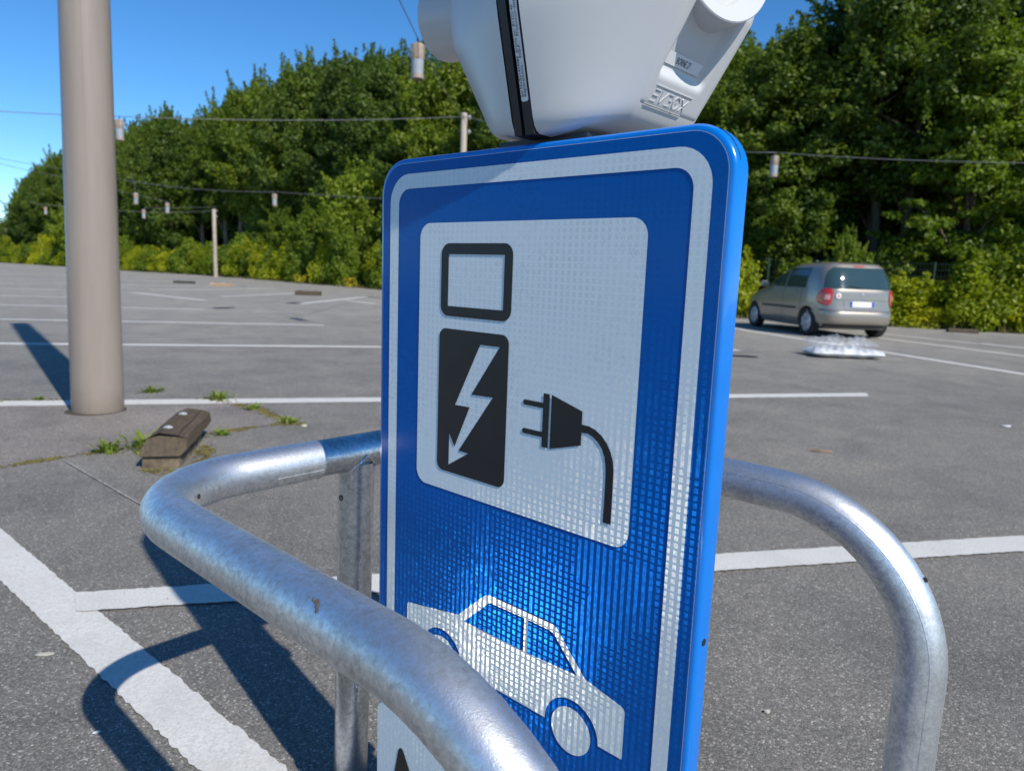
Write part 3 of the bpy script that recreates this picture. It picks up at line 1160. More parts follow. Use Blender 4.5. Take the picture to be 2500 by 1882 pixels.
# sticker on the right half of the seam band (follows the sloping side)
zlo, zhi = 1.337, 1.62
def side_pt(x, z, off):
    return Vector((x, -(lerp_tab(TW, z) + off), z))
sx0, sx1 = 0.0032, 0.0150
mb = MB()
zs = [zlo + (zhi - zlo) * i / 14 for i in range(15)]
vs = []
for i, z in enumerate(zs):
    ins = 0.002 if i == 0 else 0.0
    zq = z + (0.0 if i else 0.0)
    vs += [side_pt(sx0 + ins, zq, 0.0004), side_pt(sx1 - ins, zq, 0.0004)]
    if i == 0:
        vs += [side_pt(sx0, z + 0.002, 0.0004), side_pt(sx1, z + 0.002, 0.0004)]
mb.add(vs, [(2 * i, 2 * i + 1, 2 * i + 3, 2 * i + 2) for i in range(len(zs))])
stk = mb.build('sticker', M['sticker'], stn)
up = (side_pt(0, 1.45, 0) - side_pt(0, 1.34, 0)).normalized()
for s, xx, z0 in (('Ser.No:B21454084  Article no.: B1322-40', 0.0079, 1.342), ('Registrationno.:   EVB-P...   Production date:', 0.0126, 1.342)):
    me = text_mesh(s, 0.0062)
    o = link('lettering', me, M['ink'], stk)
    o.matrix_local = frame(side_pt(xx, z0, 0.0009), up, (-1, 0, 0))

# front panels: grid with a moulded recess, on each unit
PZ0, PZ1 = 1.3335, 1.80


def panel_pt(y, z, off=0.0):
    x = lerp_tab(TP, z) + 0.0018
    # outward normal of the sloping panel in x-z
    d = lerp_tab(TP, z + 0.004) - lerp_tab(TP, z - 0.004)
    nrm = Vector((1, 0, -d / 0.008)).normalized()
    return Vector((x, y, z)) + nrm * off


def sstep(a, b, x):
    t = min(1, max(0, (x - a) / (b - a)))
    return t * t * (3 - 2 * t)


def panel_mesh():
    mb = MB()
    ny_, nz_ = 60, 130
    vs = []
    for j in range(nz_ + 1):
        z = PZ0 + (PZ1 - PZ0) * j / nz_
        F_ = lerp_tab(TFh, z) - 0.0025
        for i in range(ny_ + 1):
            y = -F_ + 2 * F_ * i / ny_
            dep = 0.0090 * sstep(1.3655, 1.3775, z) * sstep(-0.060, -0.056, y) * (1 - sstep(0.036, 0.050, y))
            r2 = 0.006 if i in (0, ny_) else 0
            vs.append(panel_pt(y, z, 0.0004 - dep - (0.0034 if i in (0, ny_) else 0.0007 if i in (1, ny_ - 1) else 0) - (0.003 if j == 0 else 0.0005 if j == 1 else 0)))
    fs = []
    for j in range(nz_):
        for i in range(ny_):
            a = j * (ny_ + 1) + i
            fs.append((a, a + 1, a + ny_ + 2, a + ny_ + 1))
    return mb.add(vs, fs)


pm = panel_mesh().me(smooth=True)
def unit_front(sx):
    p = link('front_panel', pm.copy() if sx < 0 else pm, M['white_plastic'], stn)
    if sx < 0:
        p.rotation_euler = (0, 0, PI)
    return p
panel = unit_front(1)
panel_b = unit_front(-1)

# label strip BORNE 27 near the bottom of the recess
pz = 1.3845
upv = (panel_pt(0, pz + 0.01) - panel_pt(0, pz - 0.01)).normalized()
o0 = panel_pt(-0.051, pz - 0.003, -0.0072)
ey = upv
mb = MB()
vs = []
for (yy, q) in ((0, -0.0025), (0.082, -0.0025), (0.082, 0.0125), (0, 0.0125)):
    vs.append(o0 + Vector((0, yy, 0)) + upv * q)
mb.add(vs, [(0, 1, 2, 3)])
nameplate = mb.build('number_label', M['sticker'], panel)
me = text_mesh('BORNE 27', 0.0108)
for v in me.vertices:
    v.co.x *= 0.68
o = link('lettering', me, M['ink'], nameplate)
nn = Vector((0, 1, 0)).cross(upv)
o.matrix_local = frame(o0 + Vector((0, 0.0225, 0)) + upv * 0.0014 + nn * 0.0006, (0, 1, 0), upv)


# raised EVBOX lettering below the recess
def logo_mesh():
    mb = MB()
    H_ = 0.0175
    th = 0.0011

    def bar(x0, y0, x1, y1, t=th):
        a, b = Vector((x0, y0, 0)), Vector((x1, y1, 0))
        d = (b - a)
        L = d.length
        d.normalize()
        n = Vector((-d.y, d.x, 0)) * t / 2
        z0, z1 = -0.0004, 0.0006
        vs = [a + n, b + n, b - n, a - n]
        v1 = [(v.x, v.y, z0) for v in vs] + [(a.x * 0 + v.x * 0.94 + (a.x + b.x) / 2 * 0.06, v.y * 0.94 + (a.y + b.y) / 2 * 0.06, z1) for v in vs]
        mb.add(v1, [(4, 5, 6, 7), (0, 1, 5, 4), (1, 2, 6, 5), (2, 3, 7, 6), (3, 0, 4, 7)])
    sl_ = 0.004   # slant
    # E: three bars
    for k, y in enumerate((0.0012, H_ / 2, H_ - 0.0012)):
        bar(0.000 + sl_ * y / H_, y, 0.013 + sl_ * y / H_, y)
    # V
    bar(0.0165 + sl_, H_, 0.0225, 0.001)
    bar(0.0225, 0.001, 0.0345 + sl_ * 0.4, H_)
    # B as open 3 shape
    x = 0.0365
    bar(x + 0.002, H_ - 0.0012, x + 0.013, H_ - 0.0012)
    bar(x + 0.007, H_ / 2, x + 0.013, H_ / 2)
    bar(x, 0.0012, x + 0.012, 0.0012)
    bar(x + 0.0145, H_ - 0.0012, x + 0.0145, H_ / 2 + 0.001, 0.0022)
    bar(x + 0.0140, H_ / 2 - 0.001, x + 0.0135, 0.0012, 0.0022)
    # O ring with two dots
    cx_, cy_ = 0.0625, H_ / 2
    P_ = [(cx_ + 0.0078 * math.cos(a) + 0.0008 * math.sin(a), cy_ + 0.0082 * math.sin(a)) for a in [2 * PI * i / 14 for i in range(14)]]
    for a, b in zip(P_, P_[1:] + P_[:1]):
        bar(*a, *b, t=0.0019)
    for s in (-1, 1):
        bar(cx_ + s * 0.0017 - 0.0006, cy_ + s * 0.0002, cx_ + s * 0.0017 + 0.0006, cy_ + s * 0.0002, 0.0013)
    # X
    bar(0.0730, H_ - 0.0005, 0.0870, 0.0005)
    bar(0.0745, 0.0005, 0.0895, H_ - 0.0005)
    # frame lines above and below
    bar(-0.0005, H_ + 0.0042, 0.0955, H_ + 0.0042, 0.0011)
    bar(-0.0075, -0.0042, 0.0875, -0.0042, 0.0011)
    return mb


lz = 1.3375
upl = (panel_pt(0, lz + 0.01) - panel_pt(0, lz - 0.004)).normalized()
lg = logo_mesh().build('raised_logo', M['white_plastic'], panel)
lg.matrix_local = frame(panel_pt(-0.0540, lz + 0.0028, 0.0008), (0, 1, 0), upl) @ Matrix.Scale(0.94, 4)

# cable dishes with socket opening on both fronts
def dish(cx, cy, cz, R0, zrot, dep_=0.06):
    n = 72
    mb = MB()
    def ring(r, x, lobes=0.0):
        return [(x, (r + lobes * math.cos(4 * a + 0.9)) * math.cos(a), (r + lobes * math.cos(4 * a + 0.9)) * math.sin(a)) for a in [2 * PI * k / n for k in range(n)]]
    rings = [ring(R0 * 0.965, -dep_), ring(R0 * 0.985, -0.03), ring(R0 * 0.998, -0.005), ring(R0, -0.0015), ring(R0 - 0.0015, 0.0), ring(R0 * 0.74, 0.0, 0.006), ring(R0 * 0.73, -0.002, 0.006), ring(R0 * 0.70, -0.026, 0.005), ring(0.002, -0.030)]
    vs = [v for r_ in rings for v in r_]
    fs = []
    for i in range(len(rings) - 1):
        for k in range(n):
            a, b = i * n + k, i * n + (k + 1) % n
            fs.append((a, b, b + n, a + n))
    mb.add(vs, fs)
    o = mb.build('cable_dish', M['white_plastic'], stn, loc=(cx, cy, cz), auto=40)
    o.rotation_euler = (0, -0.08, zrot)
    mb = MB()
    mb.lathe([(0.0, -0.012), (0.028, -0.012), (0.031, -0.016), (0.031, -0.030)], 28, 'x')
    mb.build('socket', M['black_plastic'], o, auto=40)
    return o


dish(0.204, -0.012, 1.504, 0.077, -0.28)
dish(-0.302, 0.0, 1.530, 0.063, PI, 0.12)

# ------------------------------------------------------------------ guard rail
rail = thing('guard_rail', 'galvanized tube guard rail looping round the charging sign', 'guard rail', (0, 0, 0))
RH, RR = 0.752, 0.038
NP = Vector((0.67, 0.742, 0)).normalized()
SD = Vector((0.742, -0.67, 0)).normalized()
A_ = Vector((-0.575, 1.065, 0))
A_ = SD * A_.dot(SD) + NP * 0.412
A_ = A_ + SD * (-1.199 - A_.dot(SD))
Wd = 0.873


def corner_arc(p, d0, d1, r, n=12):
    """arc replacing corner p between directions d0 (incoming) and d1 (outgoing)"""
    c = p - d0 * r + d1 * r
    out = []
    for i in range(n + 1):
        a = PI / 2 * i / n
        out.append(c + (-d1) * r * math.cos(a) + d0 * r * math.sin(a))
    return out


def lift(p, z=RH):
    return Vector((p.x, p.y, z))


Tm = A_ + NP * 0.443           # middle of the left side, above the leg
B_ = A_ + NP * Wd
DOWN = Vector((0, 0, -1))
LF = 0.994                     # length of the long sides to the leg axis
rb, rl = 0.185, 0.32
# front tube: from the sleeve round the corner, along, and down into its leg
pf = [lift(Tm - NP * 0.095)]
pf += corner_arc(lift(A_), -NP, SD, rb, 16)
pend = lift(A_ + SD * LF)
pf += [lift(A_ + SD * 0.36)]
pf += corner_arc(pend, SD, DOWN, rl, 16) + [Vector((pend.x, pend.y, 0.005))]
mb = MB().tube(pf, RR, 40)
mb.build('front_tube', M['galv'], rail, auto=40)
pk = [lift(Tm + NP * 0.095)]
pk += corner_arc(lift(B_), NP, SD, rb, 16)
qend = lift(B_ + SD * 0.979)
pk += [lift(B_ + SD * 0.30)] + corner_arc(qend, SD, DOWN, 0.26, 16) + [Vector((qend.x, qend.y, 0.005))]
MB().tube(pk, RR, 40).build('rear_tube', M['galv'], rail, auto=40)
MB().tube([lift(Tm - NP * 0.13), lift(Tm + NP * 0.13)], RR - 0.0016, 40).build('sleeve', M['galv_smooth'], rail, auto=40)
lean = Vector((-0.012, 0.0, 0))
MB().tube([Vector((Tm.x, Tm.y, RH - 0.02)), Vector((Tm.x, Tm.y, 0.0)) + lean], 0.0365, 40).build('leg', M['galv_smooth'], rail, auto=40)
# weld beads where the leg meets the sleeve
mb = MB()
pts = []
for i in range(25):
    a = 2 * PI * i / 24
    e = Vector((math.cos(a), math.sin(a), 0)) * 0.0372
    across = e.dot(SD)
    zz = RH - math.sqrt(max(0.0, (RR - 0.001) ** 2 - across ** 2)) if abs(across) < RR - 0.001 else RH
    pts.append(Vector((Tm.x, Tm.y, 0)) + e + Vector((0, 0, zz - 0.001 + 0.0012 * math.sin(i * 2.7))))
mb.tube(pts, [0.0026 + 0.0012 * math.sin(i * 3.9) for i in range(25)], 8, caps=False)
mb.build('weld_bead', M['galv_smooth'], rail, smooth=True)


def hole(name, p, nrm, r, parent):
    nrm = Vector(nrm).normalized()
    t = Vector((0, 0, 1)) if abs(nrm.z) < 0.9 else Vector((1, 0, 0))
    ex = nrm.cross(t).normalized()
    ey = nrm.cross(ex)
    prof_ = [(r * 1.35, 0.0002), (r * 1.1, 0.0009), (r, 0.0004), (r * 0.85, -0.002), (0.0001, -0.004)]
    vs, fs = [], []
    n = 18
    for rr_, h in prof_:
        for k in range(n):
            a = 2 * PI * k / n
            vs.append(Vector(p) + ex * rr_ * math.cos(a) + ey * rr_ * math.sin(a) + nrm * (h + 0.0015))
    for i in range(len(prof_) - 1):
        for k in range(n):
            a, b = i * n + k, i * n + (k + 1) % n
            fs.append((a, b, b + n, a + n))
    MB().add(vs, fs).build(name, M['black'], parent, auto=40)


tocam = (Vector((0, 0, CAM_H)) - Vector((Tm.x, Tm.y, 0.68)))
tc = Vector((tocam.x, tocam.y, 0)).normalized()
side = Vector((tc.y, -tc.x, 0))
hd = (tc * 0.72 + Vector((-tc.y, tc.x, 0)) * -0.72).normalized()
hd = (tc * 0.62 - Vector((-tc.y, tc.x, 0)) * 0.0 + Vector((-1, 0, 0)) * 0.75).normalized()
hole('screw_hole', Vector((Tm.x, Tm.y, 0.660)) + hd * 0.0365, hd, 0.0045, rail)
# vent hole in the rear tube bend
ip = pk[1 + 17 + 1 + 10]
hdir = (Vector((0.55, -0.45, 0.55))).normalized()
tq = (pk[30] - pk[28]).normalized()
hdir = (hdir - tq * hdir.dot(tq)).normalized()
hole('vent_hole', ip + hdir * RR, hdir, 0.0038, rail)
ip = pf[10]
hd2 = (NP * 0.8 + SD * 0.55 + Vector((0, 0, 0.1))).normalized()
hole('vent_hole', ip + hd2 * RR * 1.0, hd2, 0.0035, rail)
# scorched mark on the front tube
mb = MB()
rr = random.Random(12)
base_p = lift(A_ + SD * 0.578)
for i in range(6, 16):
    s = -0.014 + 0.028 * i / 15
    ang = math.radians(66 + 3 * math.sin(i * 0.7) - 1.5 * i)
    c = base_p + SD * s
    d = NP * -math.cos(ang) + Vector((0, 0, math.sin(ang)))
    rad = 0.0014 + (0.0026 if i > 9 else 0.0008) * rr.random()
    ctr = c + d * (RR + 0.0002)
    e2 = SD.cross(d)
    ring_ = [ctr + (SD * math.cos(t) + e2 * math.sin(t)) * rad * rr.uniform(0.7, 1.2) for t in [k * 1.0472 for k in range(6)]]
    mb.add(ring_ + [ctr + d * 0.0009], [(k, (k + 1) % 6, 6) for k in range(6)])
mb.build('scorch_mark', plain('scorched_zinc', (0.10, 0.09, 0.085), 0.7, metal=0.3, var=0.4, scale=300), rail, fix=False)
# tube weld seams
def seam(pts, dirs, name):
    mb = MB()
    mb.tube([p + d * (RR - 0.0002) for p, d in zip(pts, dirs)], 0.0008, 6)
    mb.build(name, M['galv'], rail)


k0 = 18
sp_, sd_ = [], []
for i in range(18, len(pk)):
    a, b = pk[max(i - 1, 0)], pk[min(i + 1, len(pk) - 1)]
    t = (b - a).normalized()
    inn = NP * -1.0 * 0.95 + t.cross(NP) * -0.15
    v = t.cross(NP)
    d = (NP * -0.86 + v * 0.5).normalized()
    sp_.append(pk[i]); sd_.append(d)
seam(sp_, sd_, 'tube_seam')
seam([lift(Tm - NP * 0.10), lift(Tm - NP * 0.20)], [(SD * 0.94 + Vector((0, 0, -0.34))).normalized()] * 2, 'tube_seam')

# ------------------------------------------------------------------ plastic sheet bundle on the asphalt
def plastic_mat():
    k = NT('plastic_film')
    co = k.coord()
    n = k.noise(co, 9, 4, 0.6, 1.5)
    k.set(color=(0.50, 0.54, 0.58), rough=0.2, spec=0.6)
    k.bump(n.outputs[0], 0.6, 0.02)
    tr = k.add('ShaderNodeBsdfTransparent')
    mx = k.add('ShaderNodeMixShader')
    fac = k.ramp(n.outputs[0], [(0.4, (0.16,) * 3), (0.65, (0.36,) * 3)])
    k.ln(fac, mx.inputs[0])
    k.ln(tr.outputs[0], mx.inputs[1])
    k.ln(k.b.outputs[0], mx.inputs[2])
    k.ln(mx.outputs[0], k.out.inputs['Surface'])
    return k.m


def bag_pad(name, L, D, H_, z0, seed, mat, parent, nx=46, ny=16, crump=0.02):
    rr = np.random.RandomState(seed)
    ph = rr.uniform(0, 6.28, 8)
    vs, fs = [], []
    for top in (1, -1):
        for j in range(ny + 1):
            for i in range(nx + 1):
                u, v = i / nx * 2 - 1, j / ny * 2 - 1
                ex = 1 - 0.08 * math.sin(5 * v + ph[0]) ** 2
                x = u * L / 2 * ex
                y = v * D / 2 * (1 - 0.12 * math.sin(6 * u + ph[1]) ** 2)
                e = max(0, 1 - abs(u) ** 4) ** 0.5 * max(0, 1 - abs(v) ** 3) ** 0.5
                wob = 1 + 0.35 * math.sin(7 * u + ph[2]) * math.sin(3 * v + ph[3]) + 0.2 * math.sin(17 * u + ph[4] + 3 * v) + 0.12 * math.sin(29 * u - 9 * v + ph[5])
                z = z0 + H_ / 2 + (H_ / 2) * e * (wob if top > 0 else 0.95) * top
                z += crump * e * rr.uniform(-0.5, 0.5) * (1 if top > 0 else 0)
                vs.append((x, y, max(0.004, z)))
    n = (nx + 1) * (ny + 1)
    for t in (0, 1):
        for j in range(ny):
            for i in range(nx):
                a = t * n + j * (nx + 1) + i
                q = (a, a + 1, a + nx + 2, a + nx + 1)
                fs.append(q if t == 0 else q[::-1])
    return MB().add(vs, fs).build(name, mat, parent, smooth=True, fix=False)


M['plastic'] = plastic_mat()
M['foam'] = plain('white_foam', (0.58, 0.60, 0.61), 0.5, var=0.06, scale=7, bump=0.4, bscale=9)
bag = thing('plastic_bundle', 'crumpled clear plastic sheet over a white pad lying on the asphalt', 'plastic', (5.24, 11.35, 0), 0.0)
bag_pad('white_pad', 1.14, 0.75, 0.145, 0.0, 3, M['foam'], bag, crump=0.01)
cs = bag_pad('clear_sheet', 1.06, 0.60, 0.20, 0.10, 8, M['plastic'], bag, 60, 20, 0.012)
cs.location = (0.02, 0.12, 0)

# ------------------------------------------------------------------ car
def car_paint():
    k = NT('car_paint')
    k.set(color=(0.31, 0.275, 0.23), rough=0.30, metal=0.5, spec=0.5, coat=0.7)
    return k.m


def glass_dark():
    k = NT('car_glass')
    k.set(color=(0.028, 0.055, 0.056), rough=0.05, spec=1.0)
    return k.m


M['car_paint'] = car_paint()
M['car_glass'] = glass_dark()
M['tail_red'] = plain('tail_red', (0.50, 0.015, 0.012), 0.15, var=0.1, coat=0.8)
M['tail_clear'] = plain('tail_clear', (0.75, 0.35, 0.30), 0.15, var=0.1, coat=0.8)
M['tyre'] = plain('tyre', (0.018, 0.018, 0.019), 0.85, var=0.2)
M['hubcap'] = plain('hubcap', (0.42, 0.45, 0.50), 0.35, metal=0.5)
M['trim'] = plain('car_trim', (0.03, 0.031, 0.033), 0.6)
M['bumper_grey'] = plain('bumper_trim', (0.12, 0.12, 0.125), 0.5)
M['plate_white'] = plain('plate_white', (0.72, 0.72, 0.70), 0.4, var=0.03)
M['plate_blue'] = plain('plate_blue', (0.01, 0.06, 0.40), 0.4)
CARZ = [0.20, 0.26, 0.34, 0.46, 0.58, 0.72, 0.86, 0.95, 1.02, 1.12, 1.25, 1.38, 1.48, 1.545, 1.585, 1.60]
T_R = [(0.20, 0.10), (0.34, 0.0), (0.50, -0.012), (0.58, 0.02), (0.72, 0.045), (0.95, 0.055), (1.02, 0.075), (1.12, 0.115), (1.25, 0.165), (1.38, 0.225), (1.48, 0.275), (1.545, 0.33), (1.585, 0.48), (1.60, 0.75)]
T_F = [(0.20, 3.70), (0.34, 3.79), (0.50, 3.78), (0.72, 3.70), (0.86, 3.50), (0.95, 3.10), (1.02, 2.86), (1.12, 2.66), (1.25, 2.40), (1.38, 2.12), (1.48, 1.86), (1.545, 1.65), (1.585, 1.40), (1.60, 1.15)]
T_W = [(0.20, 0.76), (0.34, 0.825), (0.58, 0.845), (0.72, 0.848), (0.86, 0.84), (0.95, 0.825), (1.02, 0.812), (1.12, 0.792), (1.25, 0.762), (1.38, 0.708), (1.48, 0.655), (1.545, 0.575), (1.585, 0.43), (1.60, 0.2)]
NE = 5.8


def car_xy(z, a):
    r, f_, w_ = lerp_tab(T_R, z), lerp_tab(T_F, z), lerp_tab(T_W, z)
    c, s = math.cos(a), math.sin(a)
    x = w_ * math.copysign(abs(c) ** (2 / NE), c)
    y = (r + f_) / 2 + (f_ - r) / 2 * math.copysign(abs(s) ** (2 / NE), s)
    return x, y


def car_rear_y(x, z):
    r, f_, w_ = lerp_tab(T_R, z), lerp_tab(T_F, z), lerp_tab(T_W, z)
    t = min(0.9999, abs(x) / w_)
    return (r + f_) / 2 - (f_ - r) / 2 * (1 - t ** NE) ** (1 / NE)


def car_side_x(y, z):
    r, f_, w_ = lerp_tab(T_R, z), lerp_tab(T_F, z), lerp_tab(T_W, z)
    t = min(0.9999, abs(y - (r + f_) / 2) / ((f_ - r) / 2))
    return w_ * (1 - t ** NE) ** (1 / NE)


# heading: nose points away from the viewer and slightly left
CAR_A = math.radians(6.5)
RLw = Vector((6.52, 15.85))
hdg = Vector((-math.sin(CAR_A), math.cos(CAR_A)))
rgt = Vector((math.cos(CAR_A), math.sin(CAR_A)))
org = RLw + rgt * 0.79 - hdg * 0.69
carT = thing('parked_car', 'beige compact people carrier seen from behind by the hedge', 'car', (org.x, org.y, 0.0), CAR_A)
carT.scale = (1.06, 1.05, 1.02)
nA = 96
vs, fs = [], []
for z in CARZ:
    for k in range(nA):
        x, y = car_xy(z, 2 * PI * k / nA + PI / nA)
        vs.append((x, y, z))
for i in range(len(CARZ) - 1):
    for k in range(nA):
        a, b = i * nA + k, i * nA + (k + 1) % nA
        fs.append((a, b, b + nA, a + nA))
fs.append(tuple(range(nA - 1, -1, -1)))
fs.append(tuple((len(CARZ) - 1) * nA + k for k in range(nA)))
body = MB().add(vs, fs).build('body', M['car_paint'], carT)
WY = (0.66, 3.14)
WRAD = 0.30
cutters = MB()
for yy in WY:
    for s in (-1, 1):
        n = 28
        cv = []
        for xx in (s * 0.55, s * 1.0):
            for k in range(n):
                a = 2 * PI * k / n
                cv.append((xx, yy + 0.355 * math.cos(a), 0.29 + 0.355 * math.sin(a)))
        cf = [(k, (k + 1) % n, n + (k + 1) % n, n + k) for k in range(n)] + [tuple(range(n)), tuple(range(2 * n - 1, n - 1, -1))]
        cutters.add(cv, cf)
cut = cutters.build('cutter', M['trim'], carT)
md = body.modifiers.new('arches', 'BOOLEAN')
md.operation = 'DIFFERENCE'
md.object = cut
md.solver = 'EXACT'
bpy.context.view_layer.update()
dg = bpy.context.evaluated_depsgraph_get()
nm = bpy.data.meshes.new_from_object(body.evaluated_get(dg))
body.modifiers.clear()
body.data = nm
bpy.data.objects.remove(cut)
nm.polygons.foreach_set('use_smooth', [True] * len(nm.polygons))
sharp_edges(nm, 30)
MB().box((0, 1.9, 0.215), (1.36, 3.3, 0.07)).build('underbody', M['black'], carT)


def patch_rear(name, z0, z1, xa, xb, off, mat, nx=24, nz=10, shape=None, parent=None):
    vs, fs = [], []
    for j in range(nz + 1):
        z = z0 + (z1 - z0) * j / nz
        l, r = xa(z), xb(z)
        for i in range(nx + 1):
            x = l + (r - l) * i / nx
            y = car_rear_y(x, z)
            vs.append((x, y - off, z))
    for j in range(nz):
        for i in range(nx):
            a = j * (nx + 1) + i
            fs.append((a, a + 1, a + nx + 2, a + nx + 1))
    return MB().add(vs, fs).build(name, mat, parent or carT, smooth=True, fix=False)


def patch_side(name, s, z0, z1, ya, yb, off, mat, ny=20, nz=8):
    vs, fs = [], []
    for j in range(nz + 1):
        z = z0 + (z1 - z0) * j / nz
        l, r = ya(z), yb(z)
        for i in range(ny + 1):
            y = l + (r - l) * i / ny
            vs.append((s * (car_side_x(y, z) + off), y, z))
    for j in range(nz):
        for i in range(ny):
            a = j * (ny + 1) + i
            q = (a, a + 1, a + ny + 2, a + ny + 1)
            fs.append(q if s > 0 else q[::-1])
    return MB().add(vs, fs).build(name, mat, carT, smooth=True, fix=False)


kx = lambda z: lerp_tab(T_W, z)
rw = patch_rear('rear_window', 1.03, 1.475, lambda z: -(kx(z) * (0.90 - 0.10 * max(0, (z - 1.36) / 0.115) ** 2)), lambda z: kx(z) * (0.90 - 0.10 * max(0, (z - 1.36) / 0.115) ** 2), 0.008, M['car_glass'])
patch_rear('bumper_strip', 0.565, 0.60, lambda z: -kx(z) * 0.97, lambda z: kx(z) * 0.97, 0.012, M['bumper_grey'], 30, 3)
patch_rear('rear_bumper', 0.30, 0.555, lambda z: -kx(z) * 0.985, lambda z: kx(z) * 0.985, 0.022, M['car_paint'], 34, 6)
patch_rear('lower_valance', 0.215, 0.30, lambda z: -kx(z) * 0.93, lambda z: kx(z) * 0.93, 0.012, M['trim'], 24, 3)
patch_rear('plate_recess', 0.615, 0.80, lambda z: -0.38, lambda z: 0.38, 0.006, M['car_paint'], 8, 3)
pl_ = patch_rear('number_plate', 0.665, 0.775, lambda z: -0.25, lambda z: 0.25, 0.014, M['plate_white'], 6, 2)
patch_rear('country_band', 0.667, 0.773, lambda z: -0.25, lambda z: -0.205, 0.0165, M['plate_blue'], 2, 2, parent=pl_)
patch_rear('country_band', 0.667, 0.773, lambda z: 0.205, lambda z: 0.25, 0.0165, M['plate_blue'], 2, 2, parent=pl_)
patch_rear('tailgate_gap', 0.80, 0.806, lambda z: -0.60, lambda z: 0.60, 0.003, M['trim'], 12, 1)
patch_rear('brake_light', 1.495, 1.515, lambda z: -0.12, lambda z: 0.12, 0.01, M['tail_red'], 6, 1)
patch_rear('badge', 0.90, 0.955, lambda z: -0.025, lambda z: 0.025, 0.012, M['hubcap'], 2, 2)
# wiper
MB().tube([(0.02, car_rear_y(0, 1.05) - 0.02, 1.05), (-0.28, car_rear_y(-0.28, 1.10) - 0.02, 1.10)], 0.008, 6).build('wiper', M['trim'], carT)
# tail lamps wrap the corners
for s in (-1, 1):
    vs, fs = [], []
    nz, nx = 10, 14
    for j in range(nz + 1):
        z = 0.68 + 0.35 * j / nz
        tz = (z - 0.855) / 0.180
        wq = math.sqrt(max(0.0, 1 - abs(tz) ** 3))
        for i in range(nx + 1):
            u = i / nx
            y_t = 0.055 + 0.0 + (0.36 * wq) * (1 - u) if u < 0.5 else None
            w_ = kx(z)
            a = math.radians(-90 + (6 + 34 * 1) * 0)
            # param along the outline: angle from rear (-90) towards side (0)
            a0, a1 = -64 - 2 * wq + 6, -64 + 26 * wq + 6
            ang = math.radians(a0 - 8 * wq + (a1 - a0 + 8 * wq) * u)
            x, y = car_xy(z, ang)
            c = Vector((x, y - 1.9, 0)).normalized()
            vs.append((s * (x + 0.010), y - 0.012, z))
    for j in range(nz):
        for i in range(nx):
            a = j * (nx + 1) + i
            fs.append((a, a + 1, a + nx + 2, a + nx + 1))
    tl = MB().add(vs, fs).build('tail_light', M['tail_red'], carT, smooth=True)
    vs = []
    for j in range(4):
        z = 0.80 + 0.10 * j / 3
        for i in range(5):
            ang = math.radians(-63 + 12 * i / 4)
            x, y = car_xy(z, ang)
            vs.append((s * (x + 0.014), y - 0.020, z))
    fs = [(j * 5 + i, j * 5 + i + 1, j * 5 + i + 6, j * 5 + i + 5) for j in range(3) for i in range(4)]
    MB().add(vs, fs).build('clear_lens', M['tail_clear'], tl, smooth=True)
for s in (-1, 1):
    patch_side('side_window', s, 1.03, 1.46, lambda z: 0.80 + (z - 1.0) * 0.10, lambda z: 1.66, 0.006, M['car_glass'])
    patch_side('side_window', s, 1.03, 1.46, lambda z: 1.72, lambda z: lerp_tab(T_F, z) - 0.30, 0.006, M['car_glass'])
    patch_side('side_moulding', s, 0.56, 0.61, lambda z: 1.10, lambda z: 2.68, 0.012, M['trim'], 12, 2)
    patch_side('door_gap', s, 0.32, 1.02, lambda z: 1.690, lambda z: 1.700, 0.003, M['trim'], 1, 8)
    patch_side('door_gap', s, 0.46, 1.02, lambda z: 0.93 - 0.08 * (z - 0.5), lambda z: 0.94 - 0.08 * (z - 0.5), 0.003, M['trim'], 1, 8)
    for yy in (1.15, 1.95):
        MB().box((s * (car_side_x(yy, 0.93) + 0.015), yy, 0.93), (0.03, 0.16, 0.03)).build('door_handle', M['car_paint'], carT)
    mb = MB()
    mb.lathe([(0.0, -0.10), (0.05, -0.095), (0.075, -0.05), (0.075, 0.03), (0.05, 0.075), (0, 0.085)], 14, 'x')
    wm = mb.build('wing_mirror', M['car_paint'], carT, smooth=True, loc=(s * 0.90, 2.52, 1.08))
    MB().box((0, -0.055, 0), (0.13, 0.05, 0.09)).build('mirror_glass', M['car_glass'], wm)
